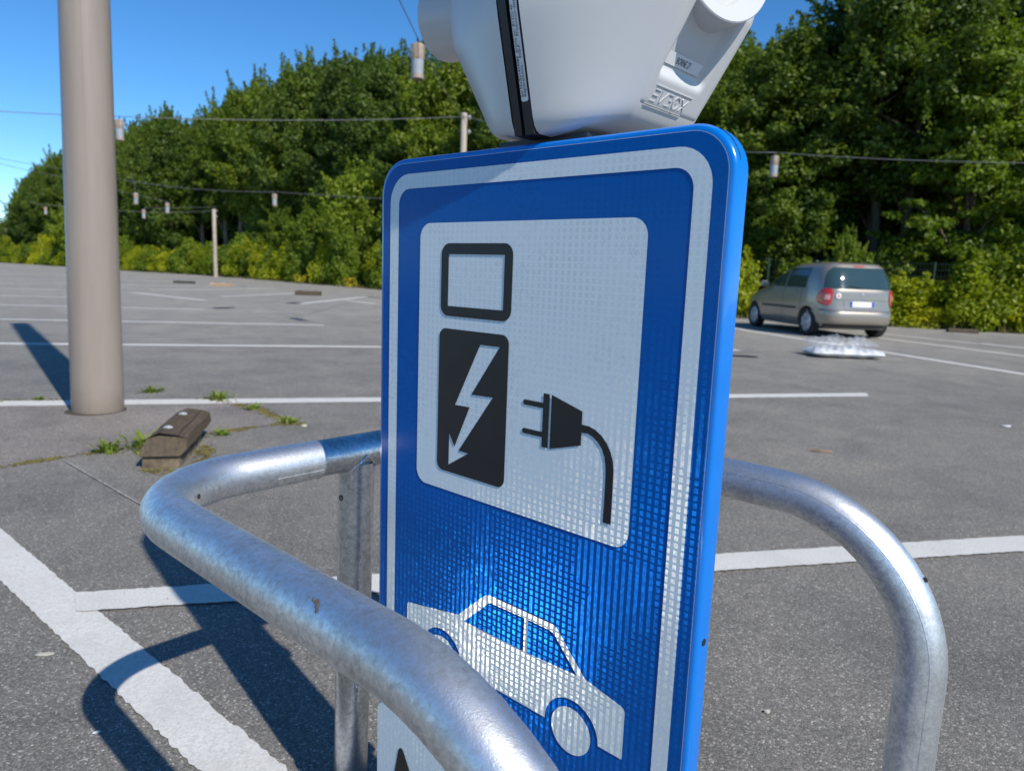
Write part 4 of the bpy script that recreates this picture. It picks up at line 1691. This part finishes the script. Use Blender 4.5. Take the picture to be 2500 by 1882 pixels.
# sticker disc on the tailgate
vs = [(-0.50 + 0.055 * math.cos(a), car_rear_y(-0.50, 0.885) - 0.012, 0.885 + 0.06 * math.sin(a)) for a in [2 * PI * k / 20 for k in range(20)]]
ds = MB().add(vs, [tuple(range(20))]).build('driver_disc', M['plate_white'], carT)
vs = [(-0.50 + xx, car_rear_y(-0.50, 0.885) - 0.0145, 0.885 + zz) for xx, zz in ((-0.026, -0.03), (0.026, -0.03), (0.004, 0.038), (-0.004, 0.038))]
MB().add(vs, [(0, 1, 2, 3)]).build('disc_letter', M['tail_red'], ds)
for yy in WY:
    for s in (-1, 1):
        wt = bpy.data.objects.new('wheel', None)
        COL.objects.link(wt)
        wt.parent = carT
        wt.location = (s * 0.735, yy, WRAD)
        wt.rotation_euler = (0, 0, 0 if s > 0 else PI)
        mb = MB()
        mb.lathe([(0.19, -0.09), (0.275, -0.092), (0.297, -0.075), (0.30, -0.03), (0.30, 0.04), (0.296, 0.078), (0.275, 0.095), (0.205, 0.085), (0.19, 0.06)], 40, 'x')
        mb.build('tyre', M['tyre'], wt, auto=40)
        mb = MB()
        mb.lathe([(0.0, 0.078), (0.05, 0.08), (0.07, 0.07), (0.19, 0.082), (0.205, 0.072), (0.20, 0.02), (0.0, 0.02)], 40, 'x')
        for q in range(7):
            a = 2 * PI * q / 7
            rot = Matrix.Rotation(a, 3, 'X')
            mb.box(rot @ Vector((0.083, 0.125, 0)), (0.012, 0.12, 0.045), rot)
        mb.build('rim', M['hubcap'], wt, auto=40)

# ------------------------------------------------------------------ foliage
def leaf_cards(centres, normals, sizes, rs, asp=1.6):
    n = len(centres)
    t = rs.normal(size=(n, 3))
    t -= normals * np.sum(t * normals, 1)[:, None]
    t /= np.linalg.norm(t, axis=1)[:, None] + 1e-9
    b = np.cross(normals, t)
    L = (sizes * asp / 2)[:, None]
    Wd_ = (sizes / 2)[:, None]
    v = np.empty((n, 4, 3))
    v[:, 0] = centres - t * L
    v[:, 1] = centres + b * Wd_ - t * L * 0.1 + normals * Wd_ * 0.25
    v[:, 2] = centres + t * L
    v[:, 3] = centres - b * Wd_ - t * L * 0.1 + normals * Wd_ * 0.25
    me = bpy.data.meshes.new('leaves')
    me.vertices.add(n * 4)
    me.vertices.foreach_set('co', v.reshape(-1))
    me.loops.add(n * 4)
    me.loops.foreach_set('vertex_index', np.arange(n * 4, dtype=np.int32))
    me.polygons.add(n)
    me.polygons.foreach_set('loop_start', np.arange(0, n * 4, 4, dtype=np.int32))
    me.polygons.foreach_set('loop_total', np.full(n, 4, dtype=np.int32))
    me.update(calc_edges=True)
    me.validate()
    return me


def crown_clumps(rs, n, zb, zt, rad, shape):
    """clump centres filling a crown; shape(t) gives relative radius at height t"""
    out = []
    while len(out) < n:
        t = rs.uniform(0, 1)
        rmax = rad * shape(t)
        a = rs.uniform(0, 2 * PI)
        q = rs.uniform(0, 1) ** 0.42
        lob = 1 + 0.22 * math.sin(3 * a + 5 * t) + 0.12 * math.sin(7 * a - 8 * t)
        out.append((math.cos(a) * rmax * q * lob, math.sin(a) * rmax * q * lob, zb + (zt - zb) * t))
    return np.array(out)


def tree_kind(seed, H_, zb, rad, nclump, per, lsize, shape, leafm, barkm, cr=0.75, droop=0.0, flat=0.75, limbs=14, stems=1):
    """returns (trunk mesh, crown mesh)"""
    rs = np.random.RandomState(seed)
    rr = random.Random(seed)
    cl = crown_clumps(rs, nclump, zb, H_, rad, shape)
    C_, N_, S_ = [], [], []
    for c in cl:
        r = cr * rs.uniform(0.42, 1.3)
        m_ = int(per * rs.uniform(0.7, 1.3))
        d = rs.normal(size=(m_, 3))
        d /= np.linalg.norm(d, axis=1)[:, None]
        q = rs.uniform(0.25, 1.0, m_) ** 0.5
        p = c + d * (q * r)[:, None] * np.array([1, 1, flat])
        p[:, 2] -= droop * np.hypot(d[:, 0], d[:, 1]) * r
        nn_ = d * 0.7 + rs.normal(size=(m_, 3)) * 0.55 + np.array([0, 0, 0.45])
        nn_ /= np.linalg.norm(nn_, axis=1)[:, None]
        C_.append(p); N_.append(nn_); S_.append(lsize * rs.uniform(0.6, 1.35, m_))
    # leafy twigs reaching out of the crown
    axis = np.array([0, 0, zb + (H_ - zb) * 0.45])
    for c in cl[rs.permutation(len(cl))[:int(len(cl) * 0.55)]]:
        d = (c - axis) / (np.linalg.norm(c - axis) + 1e-6) + rs.normal(size=3) * 0.35 + np.array([0, 0, 0.55])
        d /= np.linalg.norm(d)
        Lt = rs.uniform(0.7, 1.5) * cr * 1.5
        m_ = int(per * 0.32)
        t = rs.uniform(0.25, 1.0, m_)
        p = c + d * (t * Lt)[:, None] + rs.normal(size=(m_, 3)) * (0.17 * (1.15 - t))[:, None]
        nn_ = rs.normal(size=(m_, 3)) + np.array([0, 0, 0.6])
        nn_ /= np.linalg.norm(nn_, axis=1)[:, None]
        C_.append(p); N_.append(nn_); S_.append(lsize * rs.uniform(0.55, 1.1, m_))
    crown = leaf_cards(np.concatenate(C_), np.concatenate(N_), np.concatenate(S_), rs)
    crown.materials.append(leafm)
    mb = MB()
    for st in range(stems):
        off = Vector((rr.uniform(-0.5, 0.5), rr.uniform(-0.5, 0.5), 0)) * (0.0 if stems == 1 else 1.0)
        top = Vector((off.x * 2.2 + rr.uniform(-0.4, 0.4), off.y * 2.2 + rr.uniform(-0.4, 0.4), H_ * 0.86))
        pts, rad_ = [], []
        for i in range(8):
            t = i / 7
            p = off.lerp(top, t) + Vector((math.sin(t * 5 + seed) * 0.16, math.cos(t * 4 + seed) * 0.16, 0))
            p.z = top.z * t
            pts.append(p)
            rad_.append(max(0.02, (0.02 * H_ + 0.03) / (stems ** 0.5) * (1 - t * 0.9) * (1.35 if i == 0 else 1)))
        mb.tube(pts, rad_, 8)
        for _ in range(limbs // stems):
            c = Vector(cl[rr.randrange(len(cl))])
            t0 = min(0.8, max(0.22, (c.z - 1.2 - 0.35 * math.hypot(c.x, c.y)) / top.z))
            i0 = min(6, int(t0 * 7))
            a = pts[i0].lerp(pts[i0 + 1], t0 * 7 - i0)
            mid = a.lerp(c, 0.5) + Vector((0, 0, 0.25))
            r0 = rad_[i0] * 0.5
            mb.tube([a, mid, c], [r0, r0 * 0.6, 0.012], 6)
    tm = mb.me(smooth=True)
    tm.materials.append(barkm)
    return tm, crown, H_


egg = lambda t: (math.sin(PI * min(1, (t * 0.92 + 0.06))) ** 0.6) * (1.05 - 0.35 * t)
tall = lambda t: (math.sin(PI * min(1, (t * 0.93 + 0.05))) ** 0.5) * (0.95 - 0.25 * t)
rnd = lambda t: math.sin(PI * min(1, (t * 0.95 + 0.04))) ** 0.5
cone = lambda t: max(0.15, 1.0 - 0.75 * t)
KINDS = [
    tree_kind(11, 11.0, 2.4, 2.7, 170, 260, 0.125, egg, M['leaf_dark'], M['bark'], 0.80),
    tree_kind(12, 12.0, 3.6, 2.4, 170, 260, 0.12, tall, M['leaf_mid'], M['bark_pale'], 0.75),
    tree_kind(13, 10.5, 1.2, 2.9, 170, 260, 0.125, rnd, M['leaf_mid'], M['bark'], 0.85),
    tree_kind(15, 11.5, 2.6, 2.4, 130, 240, 0.115, egg, M['leaf_fresh'], M['bark_pale'], 0.72),
    tree_kind(16, 12.5, 4.6, 2.2, 80, 240, 0.115, tall, M['leaf_mid'], M['bark_pale'], 0.70, limbs=26),
    tree_kind(14, 12.0, 4.4, 2.5, 160, 260, 0.12, egg, M['leaf_dark'], M['bark_pale'], 0.80),
]
NEAR = [
    tree_kind(21, 14.5, 5.0, 3.9, 270, 260, 0.12, egg, M['leaf_dark'], M['bark'], 0.85, limbs=24, stems=2),
    tree_kind(22, 13.5, 3.4, 3.3, 230, 260, 0.12, tall, M['leaf_dark'], M['bark'], 0.80, limbs=22, stems=2),
]
HORN = tree_kind(31, 8.8, 1.2, 2.3, 120, 260, 0.11, cone, M['leaf_bright'], M['bark'], 0.85, droop=0.1, flat=0.28, limbs=26)
SMALL = tree_kind(33, 4.6, 0.6, 1.9, 80, 190, 0.105, rnd, M['leaf_bright'], M['bark'], 0.6)
SMALL_DARK = tree_kind(34, 5.2, 0.5, 2.0, 80, 190, 0.11, rnd, M['leaf_mid'], M['bark'], 0.65)

# skyline read off the photograph (photo columns / rows in 2212 px wide units)
SKX = [-300, 4, 18, 27, 60, 130, 250, 300, 420, 460, 480, 560, 640, 720, 840, 960, 1100, 1300, 1500, 1560, 1640, 1690, 1750, 1900, 2050, 2075, 2120, 2400, 3000]
SKY = [525, 520, 480, 408, 378, 336, 288, 262, 260, 232, 202, 170, 140, 150, 122, 140, 132, 126, 122, 116, 75, 28, 5, -45, -5, 25, -150, -220, -200]


def sky_height(x, y):
    """tree height that makes the skyline of the photograph at ground point x, y"""
    px, py, z = project((x, y, CAM_H))
    dp = 1.9 * 1740 / z / 1.1302
    row = max(np.interp(px / 1.1302 + q, SKX, SKY) for q in (-dp, 0, dp * 0.6)) * 1.1302
    return CAM_H + (py - row) * z / 1740.0


def put_tree(kind, x, y, h, rz, label, group=None, name='tree', wide=None):
    tm, cm, H0 = kind
    t = thing(name, label, 'tree', (x, y, 0), rz, group)
    s = h / H0
    wq = wide if wide else min(1.35, max(0.8, s ** 0.6))
    t.scale = (wq, wq, s)
    link('trunk', tm, None, t)
    link('crown', cm, None, t)
    return t


RT = random.Random(77)
GRP = 'trees of the wood beyond the hedge'
PLACES = [(120, 'left of the thick post'), (250, 'hidden behind the thick post'), (330, 'just right of the thick post'), (420, 'above the lamp nearest the thin pole'), (500, 'behind the thin pole'), (590, 'right of the thin pole'), (680, 'behind the lamp left of sign'), (760, 'under the rising skyline'), (840, 'at the left edge of the sign'), (960, 'below the nearest hanging lamp'), (1060, 'behind the slim pole'), (1500, 'behind the sign'), (1640, 'at the right edge of the charger'), (1800, 'behind the car front'), (1960, 'behind the car rear'), (9999, 'right of the car')]


def place_of(px):
    for lim, txt in PLACES:
        if px < lim:
            return txt

LABS = ['dark leafy tree', 'mid green slender tree', 'mid green broad tree', 'fresh light green tree', 'open pale trunked tree', 'dark slender tree']
ROWN = {5.5: 'front row of the wood', 9.0: 'second row of the wood', 13.0: 'inner wood', 18.0: 'innermost wood'}
ntree = 0
for off, step, cut_ in ((5.5, 3.1, 1.0), (9.0, 3.3, 1.0), (13.0, 3.6, 0.98), (18.0, 4.2, 0.97)):
    for p, t, s in along(hedge_line(off), step, 0.3, RT):
        x, y = p.x + RT.uniform(-0.6, 0.6), p.y + RT.uniform(-0.8, 0.8)
        px = project((x, y, 1))[0] / 1.1302
        if px > 3100 or px < -140 or y < 14:
            continue
        if off < 9 and 1620 < px:      # front of the right-hand wood is placed by hand
            continue
        if 2035 < px < 2108 and off > 6:
            h = sky_height(x, y) * 0.90
        else:
            h = sky_height(x, y) * cut_ * RT.uniform(0.82, 0.97)
        if h < 2.5:
            continue
        k = RT.choices((0, 1, 2, 3, 4, 5), (3, 3, 3, 2, 2, 2))[0]
        put_tree(KINDS[k], x, y, h, RT.uniform(0, 6.28), '%s, %s, %s' % (LABS[k], ROWN[off], place_of(px)), GRP)
        ntree += 1
# right-hand wood, nearest trees
put_tree(NEAR[0], 13.6, 27.0, 13.8, 0.4, 'tallest broad dark tree behind the parked car, two trunks showing below')
put_tree(NEAR[1], 9.9, 27.5, 9.9, 2.1, 'dark leafy tree between the charger and the parked car')
put_tree(NEAR[0], 21.5, 25.5, 17.0, 3.3, 'very dark tall tree filling the upper right corner')
put_tree(NEAR[1], 6.4, 31.0, 9.4, 4.4, 'dark tree directly behind the right edge of the blue sign')
put_tree(NEAR[1], 17.8, 29.5, 13.2, 5.4, 'dark leafy tree behind the bright layered tree')
put_tree(NEAR[1], 27.0, 21.5, 15.0, 1.2, 'dark tall tree at the far right end of the wood')
put_tree(HORN, 15.0, 24.3, 8.9, 1.0, 'bright yellow green tree with flat layered branches beside the dark wood')
put_tree(SMALL, 10.3, 22.6, 2.5, 2.6, 'slim bright yellow green sapling rising above the roof of the parked car', wide=0.28)
# dark undergrowth trees closing the wood below the crowns
for p, t, s in along(hedge_line(11.0), 3.4, 0.3, RT):
    px = project((p.x, p.y, 1))[0] / 1.1302
    if px < 1480 or px > 2700:
        continue
    put_tree(SMALL_DARK, p.x, p.y, RT.uniform(3.6, 5.0), RT.uniform(0, 6.28), 'low dark undergrowth tree inside the wood, %s' % place_of(px), 'undergrowth trees inside the wood')
# shrubs and small trees at the wood edge
put_tree(SMALL, -9.6, 44.5, 6.6, 0.3, 'bright green bushy small tree standing just left of the blue sign')
put_tree(SMALL, -13.5, 49.0, 4.8, 1.3, 'bright green small tree rising behind the hedge under a hanging lamp')
put_tree(SMALL_DARK, -17.0, 53.0, 4.6, 2.3, 'dark round bush tree behind the hedge right of the thin pole')
put_tree(SMALL_DARK, -7.0, 42.0, 4.0, 3.3, 'dark green bush tree hidden partly by the blue sign edge')
put_tree(SMALL, -48.5, 80.0, 6.2, 4.3, 'yellow green small tree just left of the thick post')
put_tree(SMALL_DARK, -70.0, 104.0, 6.0, 0.3, 'small far dark tree at the left edge of the view')
put_tree(SMALL_DARK, -75.0, 106.0, 5.4, 1.3, 'smallest far tree behind the leftmost pole')

# hedge shrubs
def shrub_kind(seed, H_, rad, nclump, per, ls, leafm, spikes=10):
    rs = np.random.RandomState(seed)
    cl = crown_clumps(rs, nclump, 0.10, H_ * 0.8, rad, lambda t: 1.0 - 0.45 * t)
    C_, N_, S_ = [], [], []
    extra = []
    for _ in range(spikes):
        a, q = rs.uniform(0, 6.28), rs.uniform(0, rad * 0.7)
        bx, by = math.cos(a) * q, math.sin(a) * q
        top = H_ * rs.uniform(0.8, 1.08)
        for k in range(5):
            extra.append((bx + rs.normal() * 0.05, by + rs.normal() * 0.05, top - 0.16 * k, 0.10 + 0.045 * k))
    allc = [(c[0], c[1], c[2], 0.33) for c in cl] + extra
    for (x, y, z, r) in allc:
        m_ = int(per * (1.0 if r > 0.3 else 0.3))
        d = rs.normal(size=(m_, 3))
        d /= np.linalg.norm(d, axis=1)[:, None]
        p = np.array([x, y, z]) + d * (rs.uniform(0.3, 1, m_) ** 0.5 * r * rs.uniform(0.8, 1.3))[:, None]
        p[:, 2] = np.maximum(p[:, 2], 0.05)
        nn_ = d * 0.7 + rs.normal(size=(m_, 3)) * 0.6 + np.array([0, 0, 0.4])
        nn_ /= np.linalg.norm(nn_, axis=1)[:, None]
        C_.append(p); N_.append(nn_); S_.append(ls * rs.uniform(0.6, 1.3, m_))
    crown = leaf_cards(np.concatenate(C_), np.concatenate(N_), np.concatenate(S_), rs)
    crown.materials.append(leafm)
    mb = MB()
    rr = random.Random(seed)
    for _ in range(7):
        c = cl[rr.randrange(len(cl))]
        mb.tube([(c[0] * 0.15, c[1] * 0.15, 0), (c[0] * 0.6, c[1] * 0.6, c[2] * 0.6), tuple(c)], [0.03, 0.02, 0.008], 5)
    tm = mb.me(smooth=True)
    tm.materials.append(M['bark'])
    return tm, crown, H_


SHR = [shrub_kind(44, 2.3, 1.1, 60, 110, 0.085, M['leaf_bright'], 12), shrub_kind(41, 2.2, 1.15, 60, 120, 0.08, M['leaf_hedge']), shrub_kind(42, 2.0, 1.2, 60, 120, 0.08, M['leaf_hedge'], 14), shrub_kind(43, 1.9, 1.1, 60, 120, 0.08, M['leaf_bright'], 8)]
GH = 'shrubs of the hedge along the car park edge'
HL = ['fresh mid green shrub', 'yellow green leafy shrub', 'yellow green shrub with upright shoots', 'plain green shrub']
SHR_PX = []
for row, (off, step) in enumerate(((0.95, 1.45), (2.0, 1.9))):
    for p, t, s in along(hedge_line(off), step, 0.25, RT):
        px = project((p.x, p.y, 0.5))[0] / 1.1302
        if px > 2420 or px < -90:
            continue
        if row == 0 and 1655 < px < 1720:      # thin spot behind the car nose
            continue
        if row == 0 and RT.random() < 0.13:
            continue
        k = RT.choices((0, 1, 2, 3), (3, 3, 3, 3))[0]
        dist = p.y
        h = RT.uniform(1.2, 2.4) if px > 1500 else RT.choice((RT.uniform(1.5, 2.3), RT.uniform(2.0, 3.3)))
        if 1690 < px < 1900:
            h *= 0.8
        t_ = thing('shrub', '%s, %s, %s' % (HL[k], 'hedge front' if row == 0 else 'hedge back', place_of(px)), 'shrub', (p.x + RT.uniform(-0.2, 0.2), p.y + RT.uniform(-0.25, 0.25), 0), RT.uniform(0, 6.28), GH)
        wq = RT.uniform(0.85, 1.15) * (1.0 if dist < 45 else 1.15)
        t_.scale = (wq, wq, h / SHR[k][2])
        link('stems', SHR[k][0], None, t_)
        link('crown', SHR[k][1], None, t_)

# yellow flowering broom at the hedge foot
def broom(x, y, seed, label):
    rr = random.Random(seed)
    t = thing('flowering_bush', label, 'bush', (x, y, 0), 0, 'yellow flowering bushes at the hedge foot')
    mb = MB()
    for _ in range(60):
        a, q = rr.uniform(0, 6.28), rr.uniform(0, 0.4)
        p = Vector((math.cos(a) * q, math.sin(a) * q, rr.uniform(0.05, 0.55)))
        s = rr.uniform(0.03, 0.06)
        mb.box(p, (s, s, s * 0.6), Matrix.Rotation(rr.uniform(0, 3), 3, 'Z'))
    mb.build('blossom', M['flower'], t, fix=False)
    mb = MB()
    for _ in range(14):
        a = rr.uniform(0, 6.28)
        mb.tube([(0, 0, 0), (math.cos(a) * 0.35, math.sin(a) * 0.35, rr.uniform(0.3, 0.6))], [0.012, 0.004], 5)
    mb.build('stems', M['leaf_hedge'], t, fix=False)


broom(-8.9, 38.6, 1, 'low yellow flowering bush at the hedge foot left of the blue sign')
broom(-13.1, 43.6, 2, 'paler yellow flowering bush at the hedge foot further left')

# grassy verge strip at the hedge foot
mb = MB()
rr = random.Random(9)
for p, t, s in along(hedge_line(-0.05), 0.05, 0.5, rr):
    px = project((p.x, p.y, 0))[0] / 1.1302
    if px > 2300 or px < -60 or p.y > 75:
        continue
    b = Vector((p.x + rr.gauss(0, 0.16), p.y + rr.gauss(0, 0.16), 0.003))
    h = rr.uniform(0.08, 0.28)
    a = rr.uniform(0, 6.28)
    e = Vector((math.cos(a), math.sin(a), 0))
    mb.add([b - e * 0.02, b + e * 0.02, b + Vector((rr.gauss(0, 0.05), rr.gauss(0, 0.05), h))], [(0, 1, 2)])
    mb.add([b - e.yxz * 0.02, b + e.yxz * 0.02, b + Vector((rr.gauss(0, 0.06), rr.gauss(0, 0.06), h * 0.8))], [(0, 1, 2)])
M['dry_grass'] = leaf_mat('dry_grass', (0.09, 0.09, 0.03), (0.16, 0.15, 0.05), (0.26, 0.22, 0.09), 0.3)
tag(mb.build('grass', M['dry_grass'], fix=False), kind='stuff')

# ------------------------------------------------------------------ wire fence behind the hedge
fence = thing('wire_fence', 'dark green wire mesh fence running between hedge and wood', 'fence', (0, 0, 0))
fl = list(along(hedge_line(2.9), 2.5))
pole_me = MB().tube([(0, 0, 0), (0, 0, 1.95)], 0.03, 8).me()
pole_me.materials.append(M['fence'])
mb = MB()
L_ = 2.5
for i in range(10):
    z = 0.1 + 0.2 * i
    mb.box((0, L_ / 2, z), (0.006, L_, 0.006))
for i in range(1, 25):
    mb.box((0.004, L_ * i / 25, 1.0), (0.005, 0.005, 1.85))
mesh_me = mb.me()
mesh_me.materials.append(M['fence'])
for (p, t, s), nx_ in zip(fl[:-1], fl[1:]):
    px = project((p.x, p.y, 1))[0] / 1.1302
    if px > 2450 or px < 0:
        continue
    o = link('post', pole_me, None, fence, (p.x, p.y, 0))
    q = nx_[0]
    o2 = link('mesh_panel', mesh_me, None, fence, (p.x, p.y, 0))
    d = q - p
    o2.rotation_euler = (0, 0, math.atan2(-d.x, d.y))
    o2.scale = (1, d.length / L_, 1)

# ------------------------------------------------------------------ cable poles, cables and hanging lamps
def cable_pole(x, y, h, r, label):
    t = thing('cable_pole', label, 'pole', (x, y, 0), 0, 'poles carrying the lamp cables')
    MB().lathe([(0, 0), (r, 0), (r * 0.95, h * 0.5), (r * 0.9, h - 0.02), (r * 0.8, h), (0, h)], 20).build('shaft', M['concrete'], t, auto=40)
    for zz in (0.12, 0.55):
        mb = MB()
        c = (r + 0.07, 0, h - zz)
        mb.tube([(r * 0.7, 0, h - zz), (r + 0.05, 0, h - zz)], 0.02, 8)
        mb.tube([(r + 0.04, 0, h - zz - 0.06), (r + 0.07, 0, h - zz), (r + 0.04, 0, h - zz + 0.06)], [0.03, 0.055, 0.03], 8)
        mb.build('insulator', M['lamp_glass'], t, auto=40)
    return Vector((x, y, h))


PA = at_depth(1003 * 1.1302, 245 * 1.1302, 23.0)
cable_pole(PA.x, PA.y, PA.z, 0.105, 'slim beige cable pole rising just behind the charging station')
PB_top = at_depth(462 * 1.1302, 452 * 1.1302, 55.0)
cable_pole(PB_top.x, 55.0, PB_top.z, 0.15, 'thin beige pole standing in front of the hedge middle')
PD_top = at_depth(248 * 1.1302, 446 * 1.1302, 54.0)
cable_pole(PD_top.x, 54.0, PD_top.z, 0.12, 'thin pole with white insulators just right of the thick post')
PE_top = at_depth(92 * 1.1302, 472 * 1.1302, 97.0)
cable_pole(PE_top.x, 97.0, PE_top.z, 0.16, 'thin pole half hidden by the hedge left of the thick post')
PC_top = at_depth(12 * 1.1302, 486 * 1.1302, 104.0)
cable_pole(PC_top.x, 104.0, PC_top.z, 0.17, 'leftmost thin pole at the left edge of the view')


def cable(a, b, sag, label, r=0.009, n=20):
    a, b = Vector(a), Vector(b)
    pts = []
    for i in range(n + 1):
        t = i / n
        p = a.lerp(b, t)
        p.z -= sag * 4 * t * (1 - t)
        pts.append(p)
    return tag(MB().tube(pts, r, 6).build('cable', M['cable'], smooth=True), label, 'cable', 'overhead lamp cables')


def through(a, mid, t, sagx=0.0):
    """end point so that a straight line from a passes mid at fraction t"""
    a, mid = Vector(a), Vector(mid)
    return a + (mid - a) / t


def lamp(px, top, y, label):
    p = at_depth(px * 1.1302, top * 1.1302, y)
    t = thing('hanging_lamp', label, 'lamp', (p.x, p.y, p.z - 0.58), RT.uniform(0, 6), 'lamps hanging from the overhead cables')
    MB().lathe([(0.0, 0.50), (0.088, 0.50), (0.098, 0.485), (0.098, 0.30), (0.093, 0.285), (0.093, 0.28)], 20).build('housing', M['lamp_shell'], t, auto=40)
    mb = MB()
    for q in range(5):
        a = 2 * PI * q / 5
        mb.box((0.098 * math.cos(a), 0.098 * math.sin(a), 0.39), (0.012, 0.03, 0.2), Matrix.Rotation(a, 3, 'Z'))
    mb.build('cooling_fin', M['stick'], t)
    MB().lathe([(0.092, 0.285), (0.090, 0.12), (0.088, 0.06), (0.0, 0.06)], 20).build('diffuser', M['lamp_glass'], t, auto=40)
    MB().lathe([(0.090, 0.075), (0.098, 0.07), (0.098, 0.01), (0.085, 0.0), (0.08, 0.01), (0.08, 0.055)], 20).build('lower_ring', M['lamp_shell'], t, auto=40)
    MB().tube([(0, 0, 0.50), (0, 0, 0.53), (0.012, 0, 0.56), (0, 0, 0.59)], [0.03, 0.014, 0.012, 0.010], 8).build('hook', M['dark_metal'], t)
    return p


l1 = lamp(903, 84, 11.3, 'nearest hanging lamp, large grey cylinder beside the charger')
l2 = lamp(257, 252, 18.5, 'hanging lamp just right of the thick post near its upper part')
l3 = lamp(1675, 330, 18.0, 'hanging lamp above the roof of the parked car')
l4 = lamp(593, 415, 31.0, 'hanging lamp on the cable left of the blue sign')
l5 = lamp(293, 413, 33.0, 'hanging lamp right of the thick post, upper one of the far three')
l6 = lamp(361, 435, 36.0, 'hanging lamp nearest the thin pole in front of the hedge')
l7 = lamp(310, 450, 42.0, 'lowest small hanging lamp right of the thick post')
l8 = lamp(98, 445, 50.0, 'small far hanging lamp left of the thick post')
top_a = PA + Vector((0, -0.1, -0.12))
cable(top_a, l1 + Vector((0, 0, 0.0)), 0.12, 'cable from the slim pole up to the nearest hanging lamp')
cable(l1, at_depth(850 * 1.1302, -25 * 1.1302, 9.8), 0.0, 'cable rising from the nearest hanging lamp out of view', 0.008)
cable(top_a, l2, 0.10, 'long cable from the slim pole to the lamp by the thick post')
cable(l2, at_depth(-40 * 1.1302, 238 * 1.1302, 16.5), 0.02, 'long cable passing behind the thick post out at the left')
cable(top_a, l3, 0.25, 'cable from the slim pole to the lamp above the car')
cable(l3, at_depth(2260 * 1.1302, 353 * 1.1302, 15.6), 0.05, 'long cable crossing in front of the right-hand wood')
cable(at_depth(830 * 1.1302, 430 * 1.1302, 30.0), l4, 0.0, 'faint cable from the sign edge to the lamp left of the sign')
cable(l4, at_depth(160 * 1.1302, 368 * 1.1302, 33.0), 0.25, 'faint cable from the lamp left of the sign to the thick post')
cable(PB_top + Vector((0, 0, -0.12)), PD_top + Vector((0, 0, -0.3)), 0.12, 'thin cable strung between the two thin poles by the hedge', 0.012)
cable(at_depth(-20 * 1.1302, 338 * 1.1302, 30.0), at_depth(150 * 1.1302, 366 * 1.1302, 33.5), 0.05, 'faint upper cable in the sky left of the thick post', 0.008)
cable(at_depth(-20 * 1.1302, 349 * 1.1302, 30.0), at_depth(150 * 1.1302, 384 * 1.1302, 33.5), 0.05, 'faint second cable in the sky left of the thick post', 0.008)
cable(l5 + Vector((0, 0, 0)), l5 + Vector((-0.5, 0.6, 0.9)), 0.0, 'short drop cable of the upper far lamp', 0.008)
cable(at_depth(60 * 1.1302, 437 * 1.1302, 50.0), at_depth(150 * 1.1302, 448 * 1.1302, 50.5), 0.02, 'faint low cable carrying the far lamp left of the thick post', 0.012)
cable(l6, l6 + Vector((-4.5, 0.5, 0.75)), 0.0, 'faint cable running left from the lamp nearest the thin pole', 0.008)
cable(l7, l7 + Vector((4.0, 0.5, 0.25)), 0.0, 'faint cable running right from the lowest small lamp', 0.008)

# look-alikes that share a description: say which of them by its place
_by = {}
for o in bpy.data.objects:
    if o.parent is None and o.get('group') and o.get('label'):
        _by.setdefault(o['label'], []).append(o)
for lab, lst in _by.items():
    if 2 <= len(lst) <= 9:
        lst.sort(key=lambda o: project((o.location.x, o.location.y, 1.0))[0])
        n_ = len(lst)
        names = ['leftmost', 'second', 'third', 'fourth', 'fifth', 'sixth', 'seventh', 'eighth'][:n_ - 1] + ['rightmost']
        for o, nm_ in zip(lst, names):
            if len(lab.replace('-', ' ').split()) + 1 <= 16:
                o['label'] = lab + ', ' + nm_
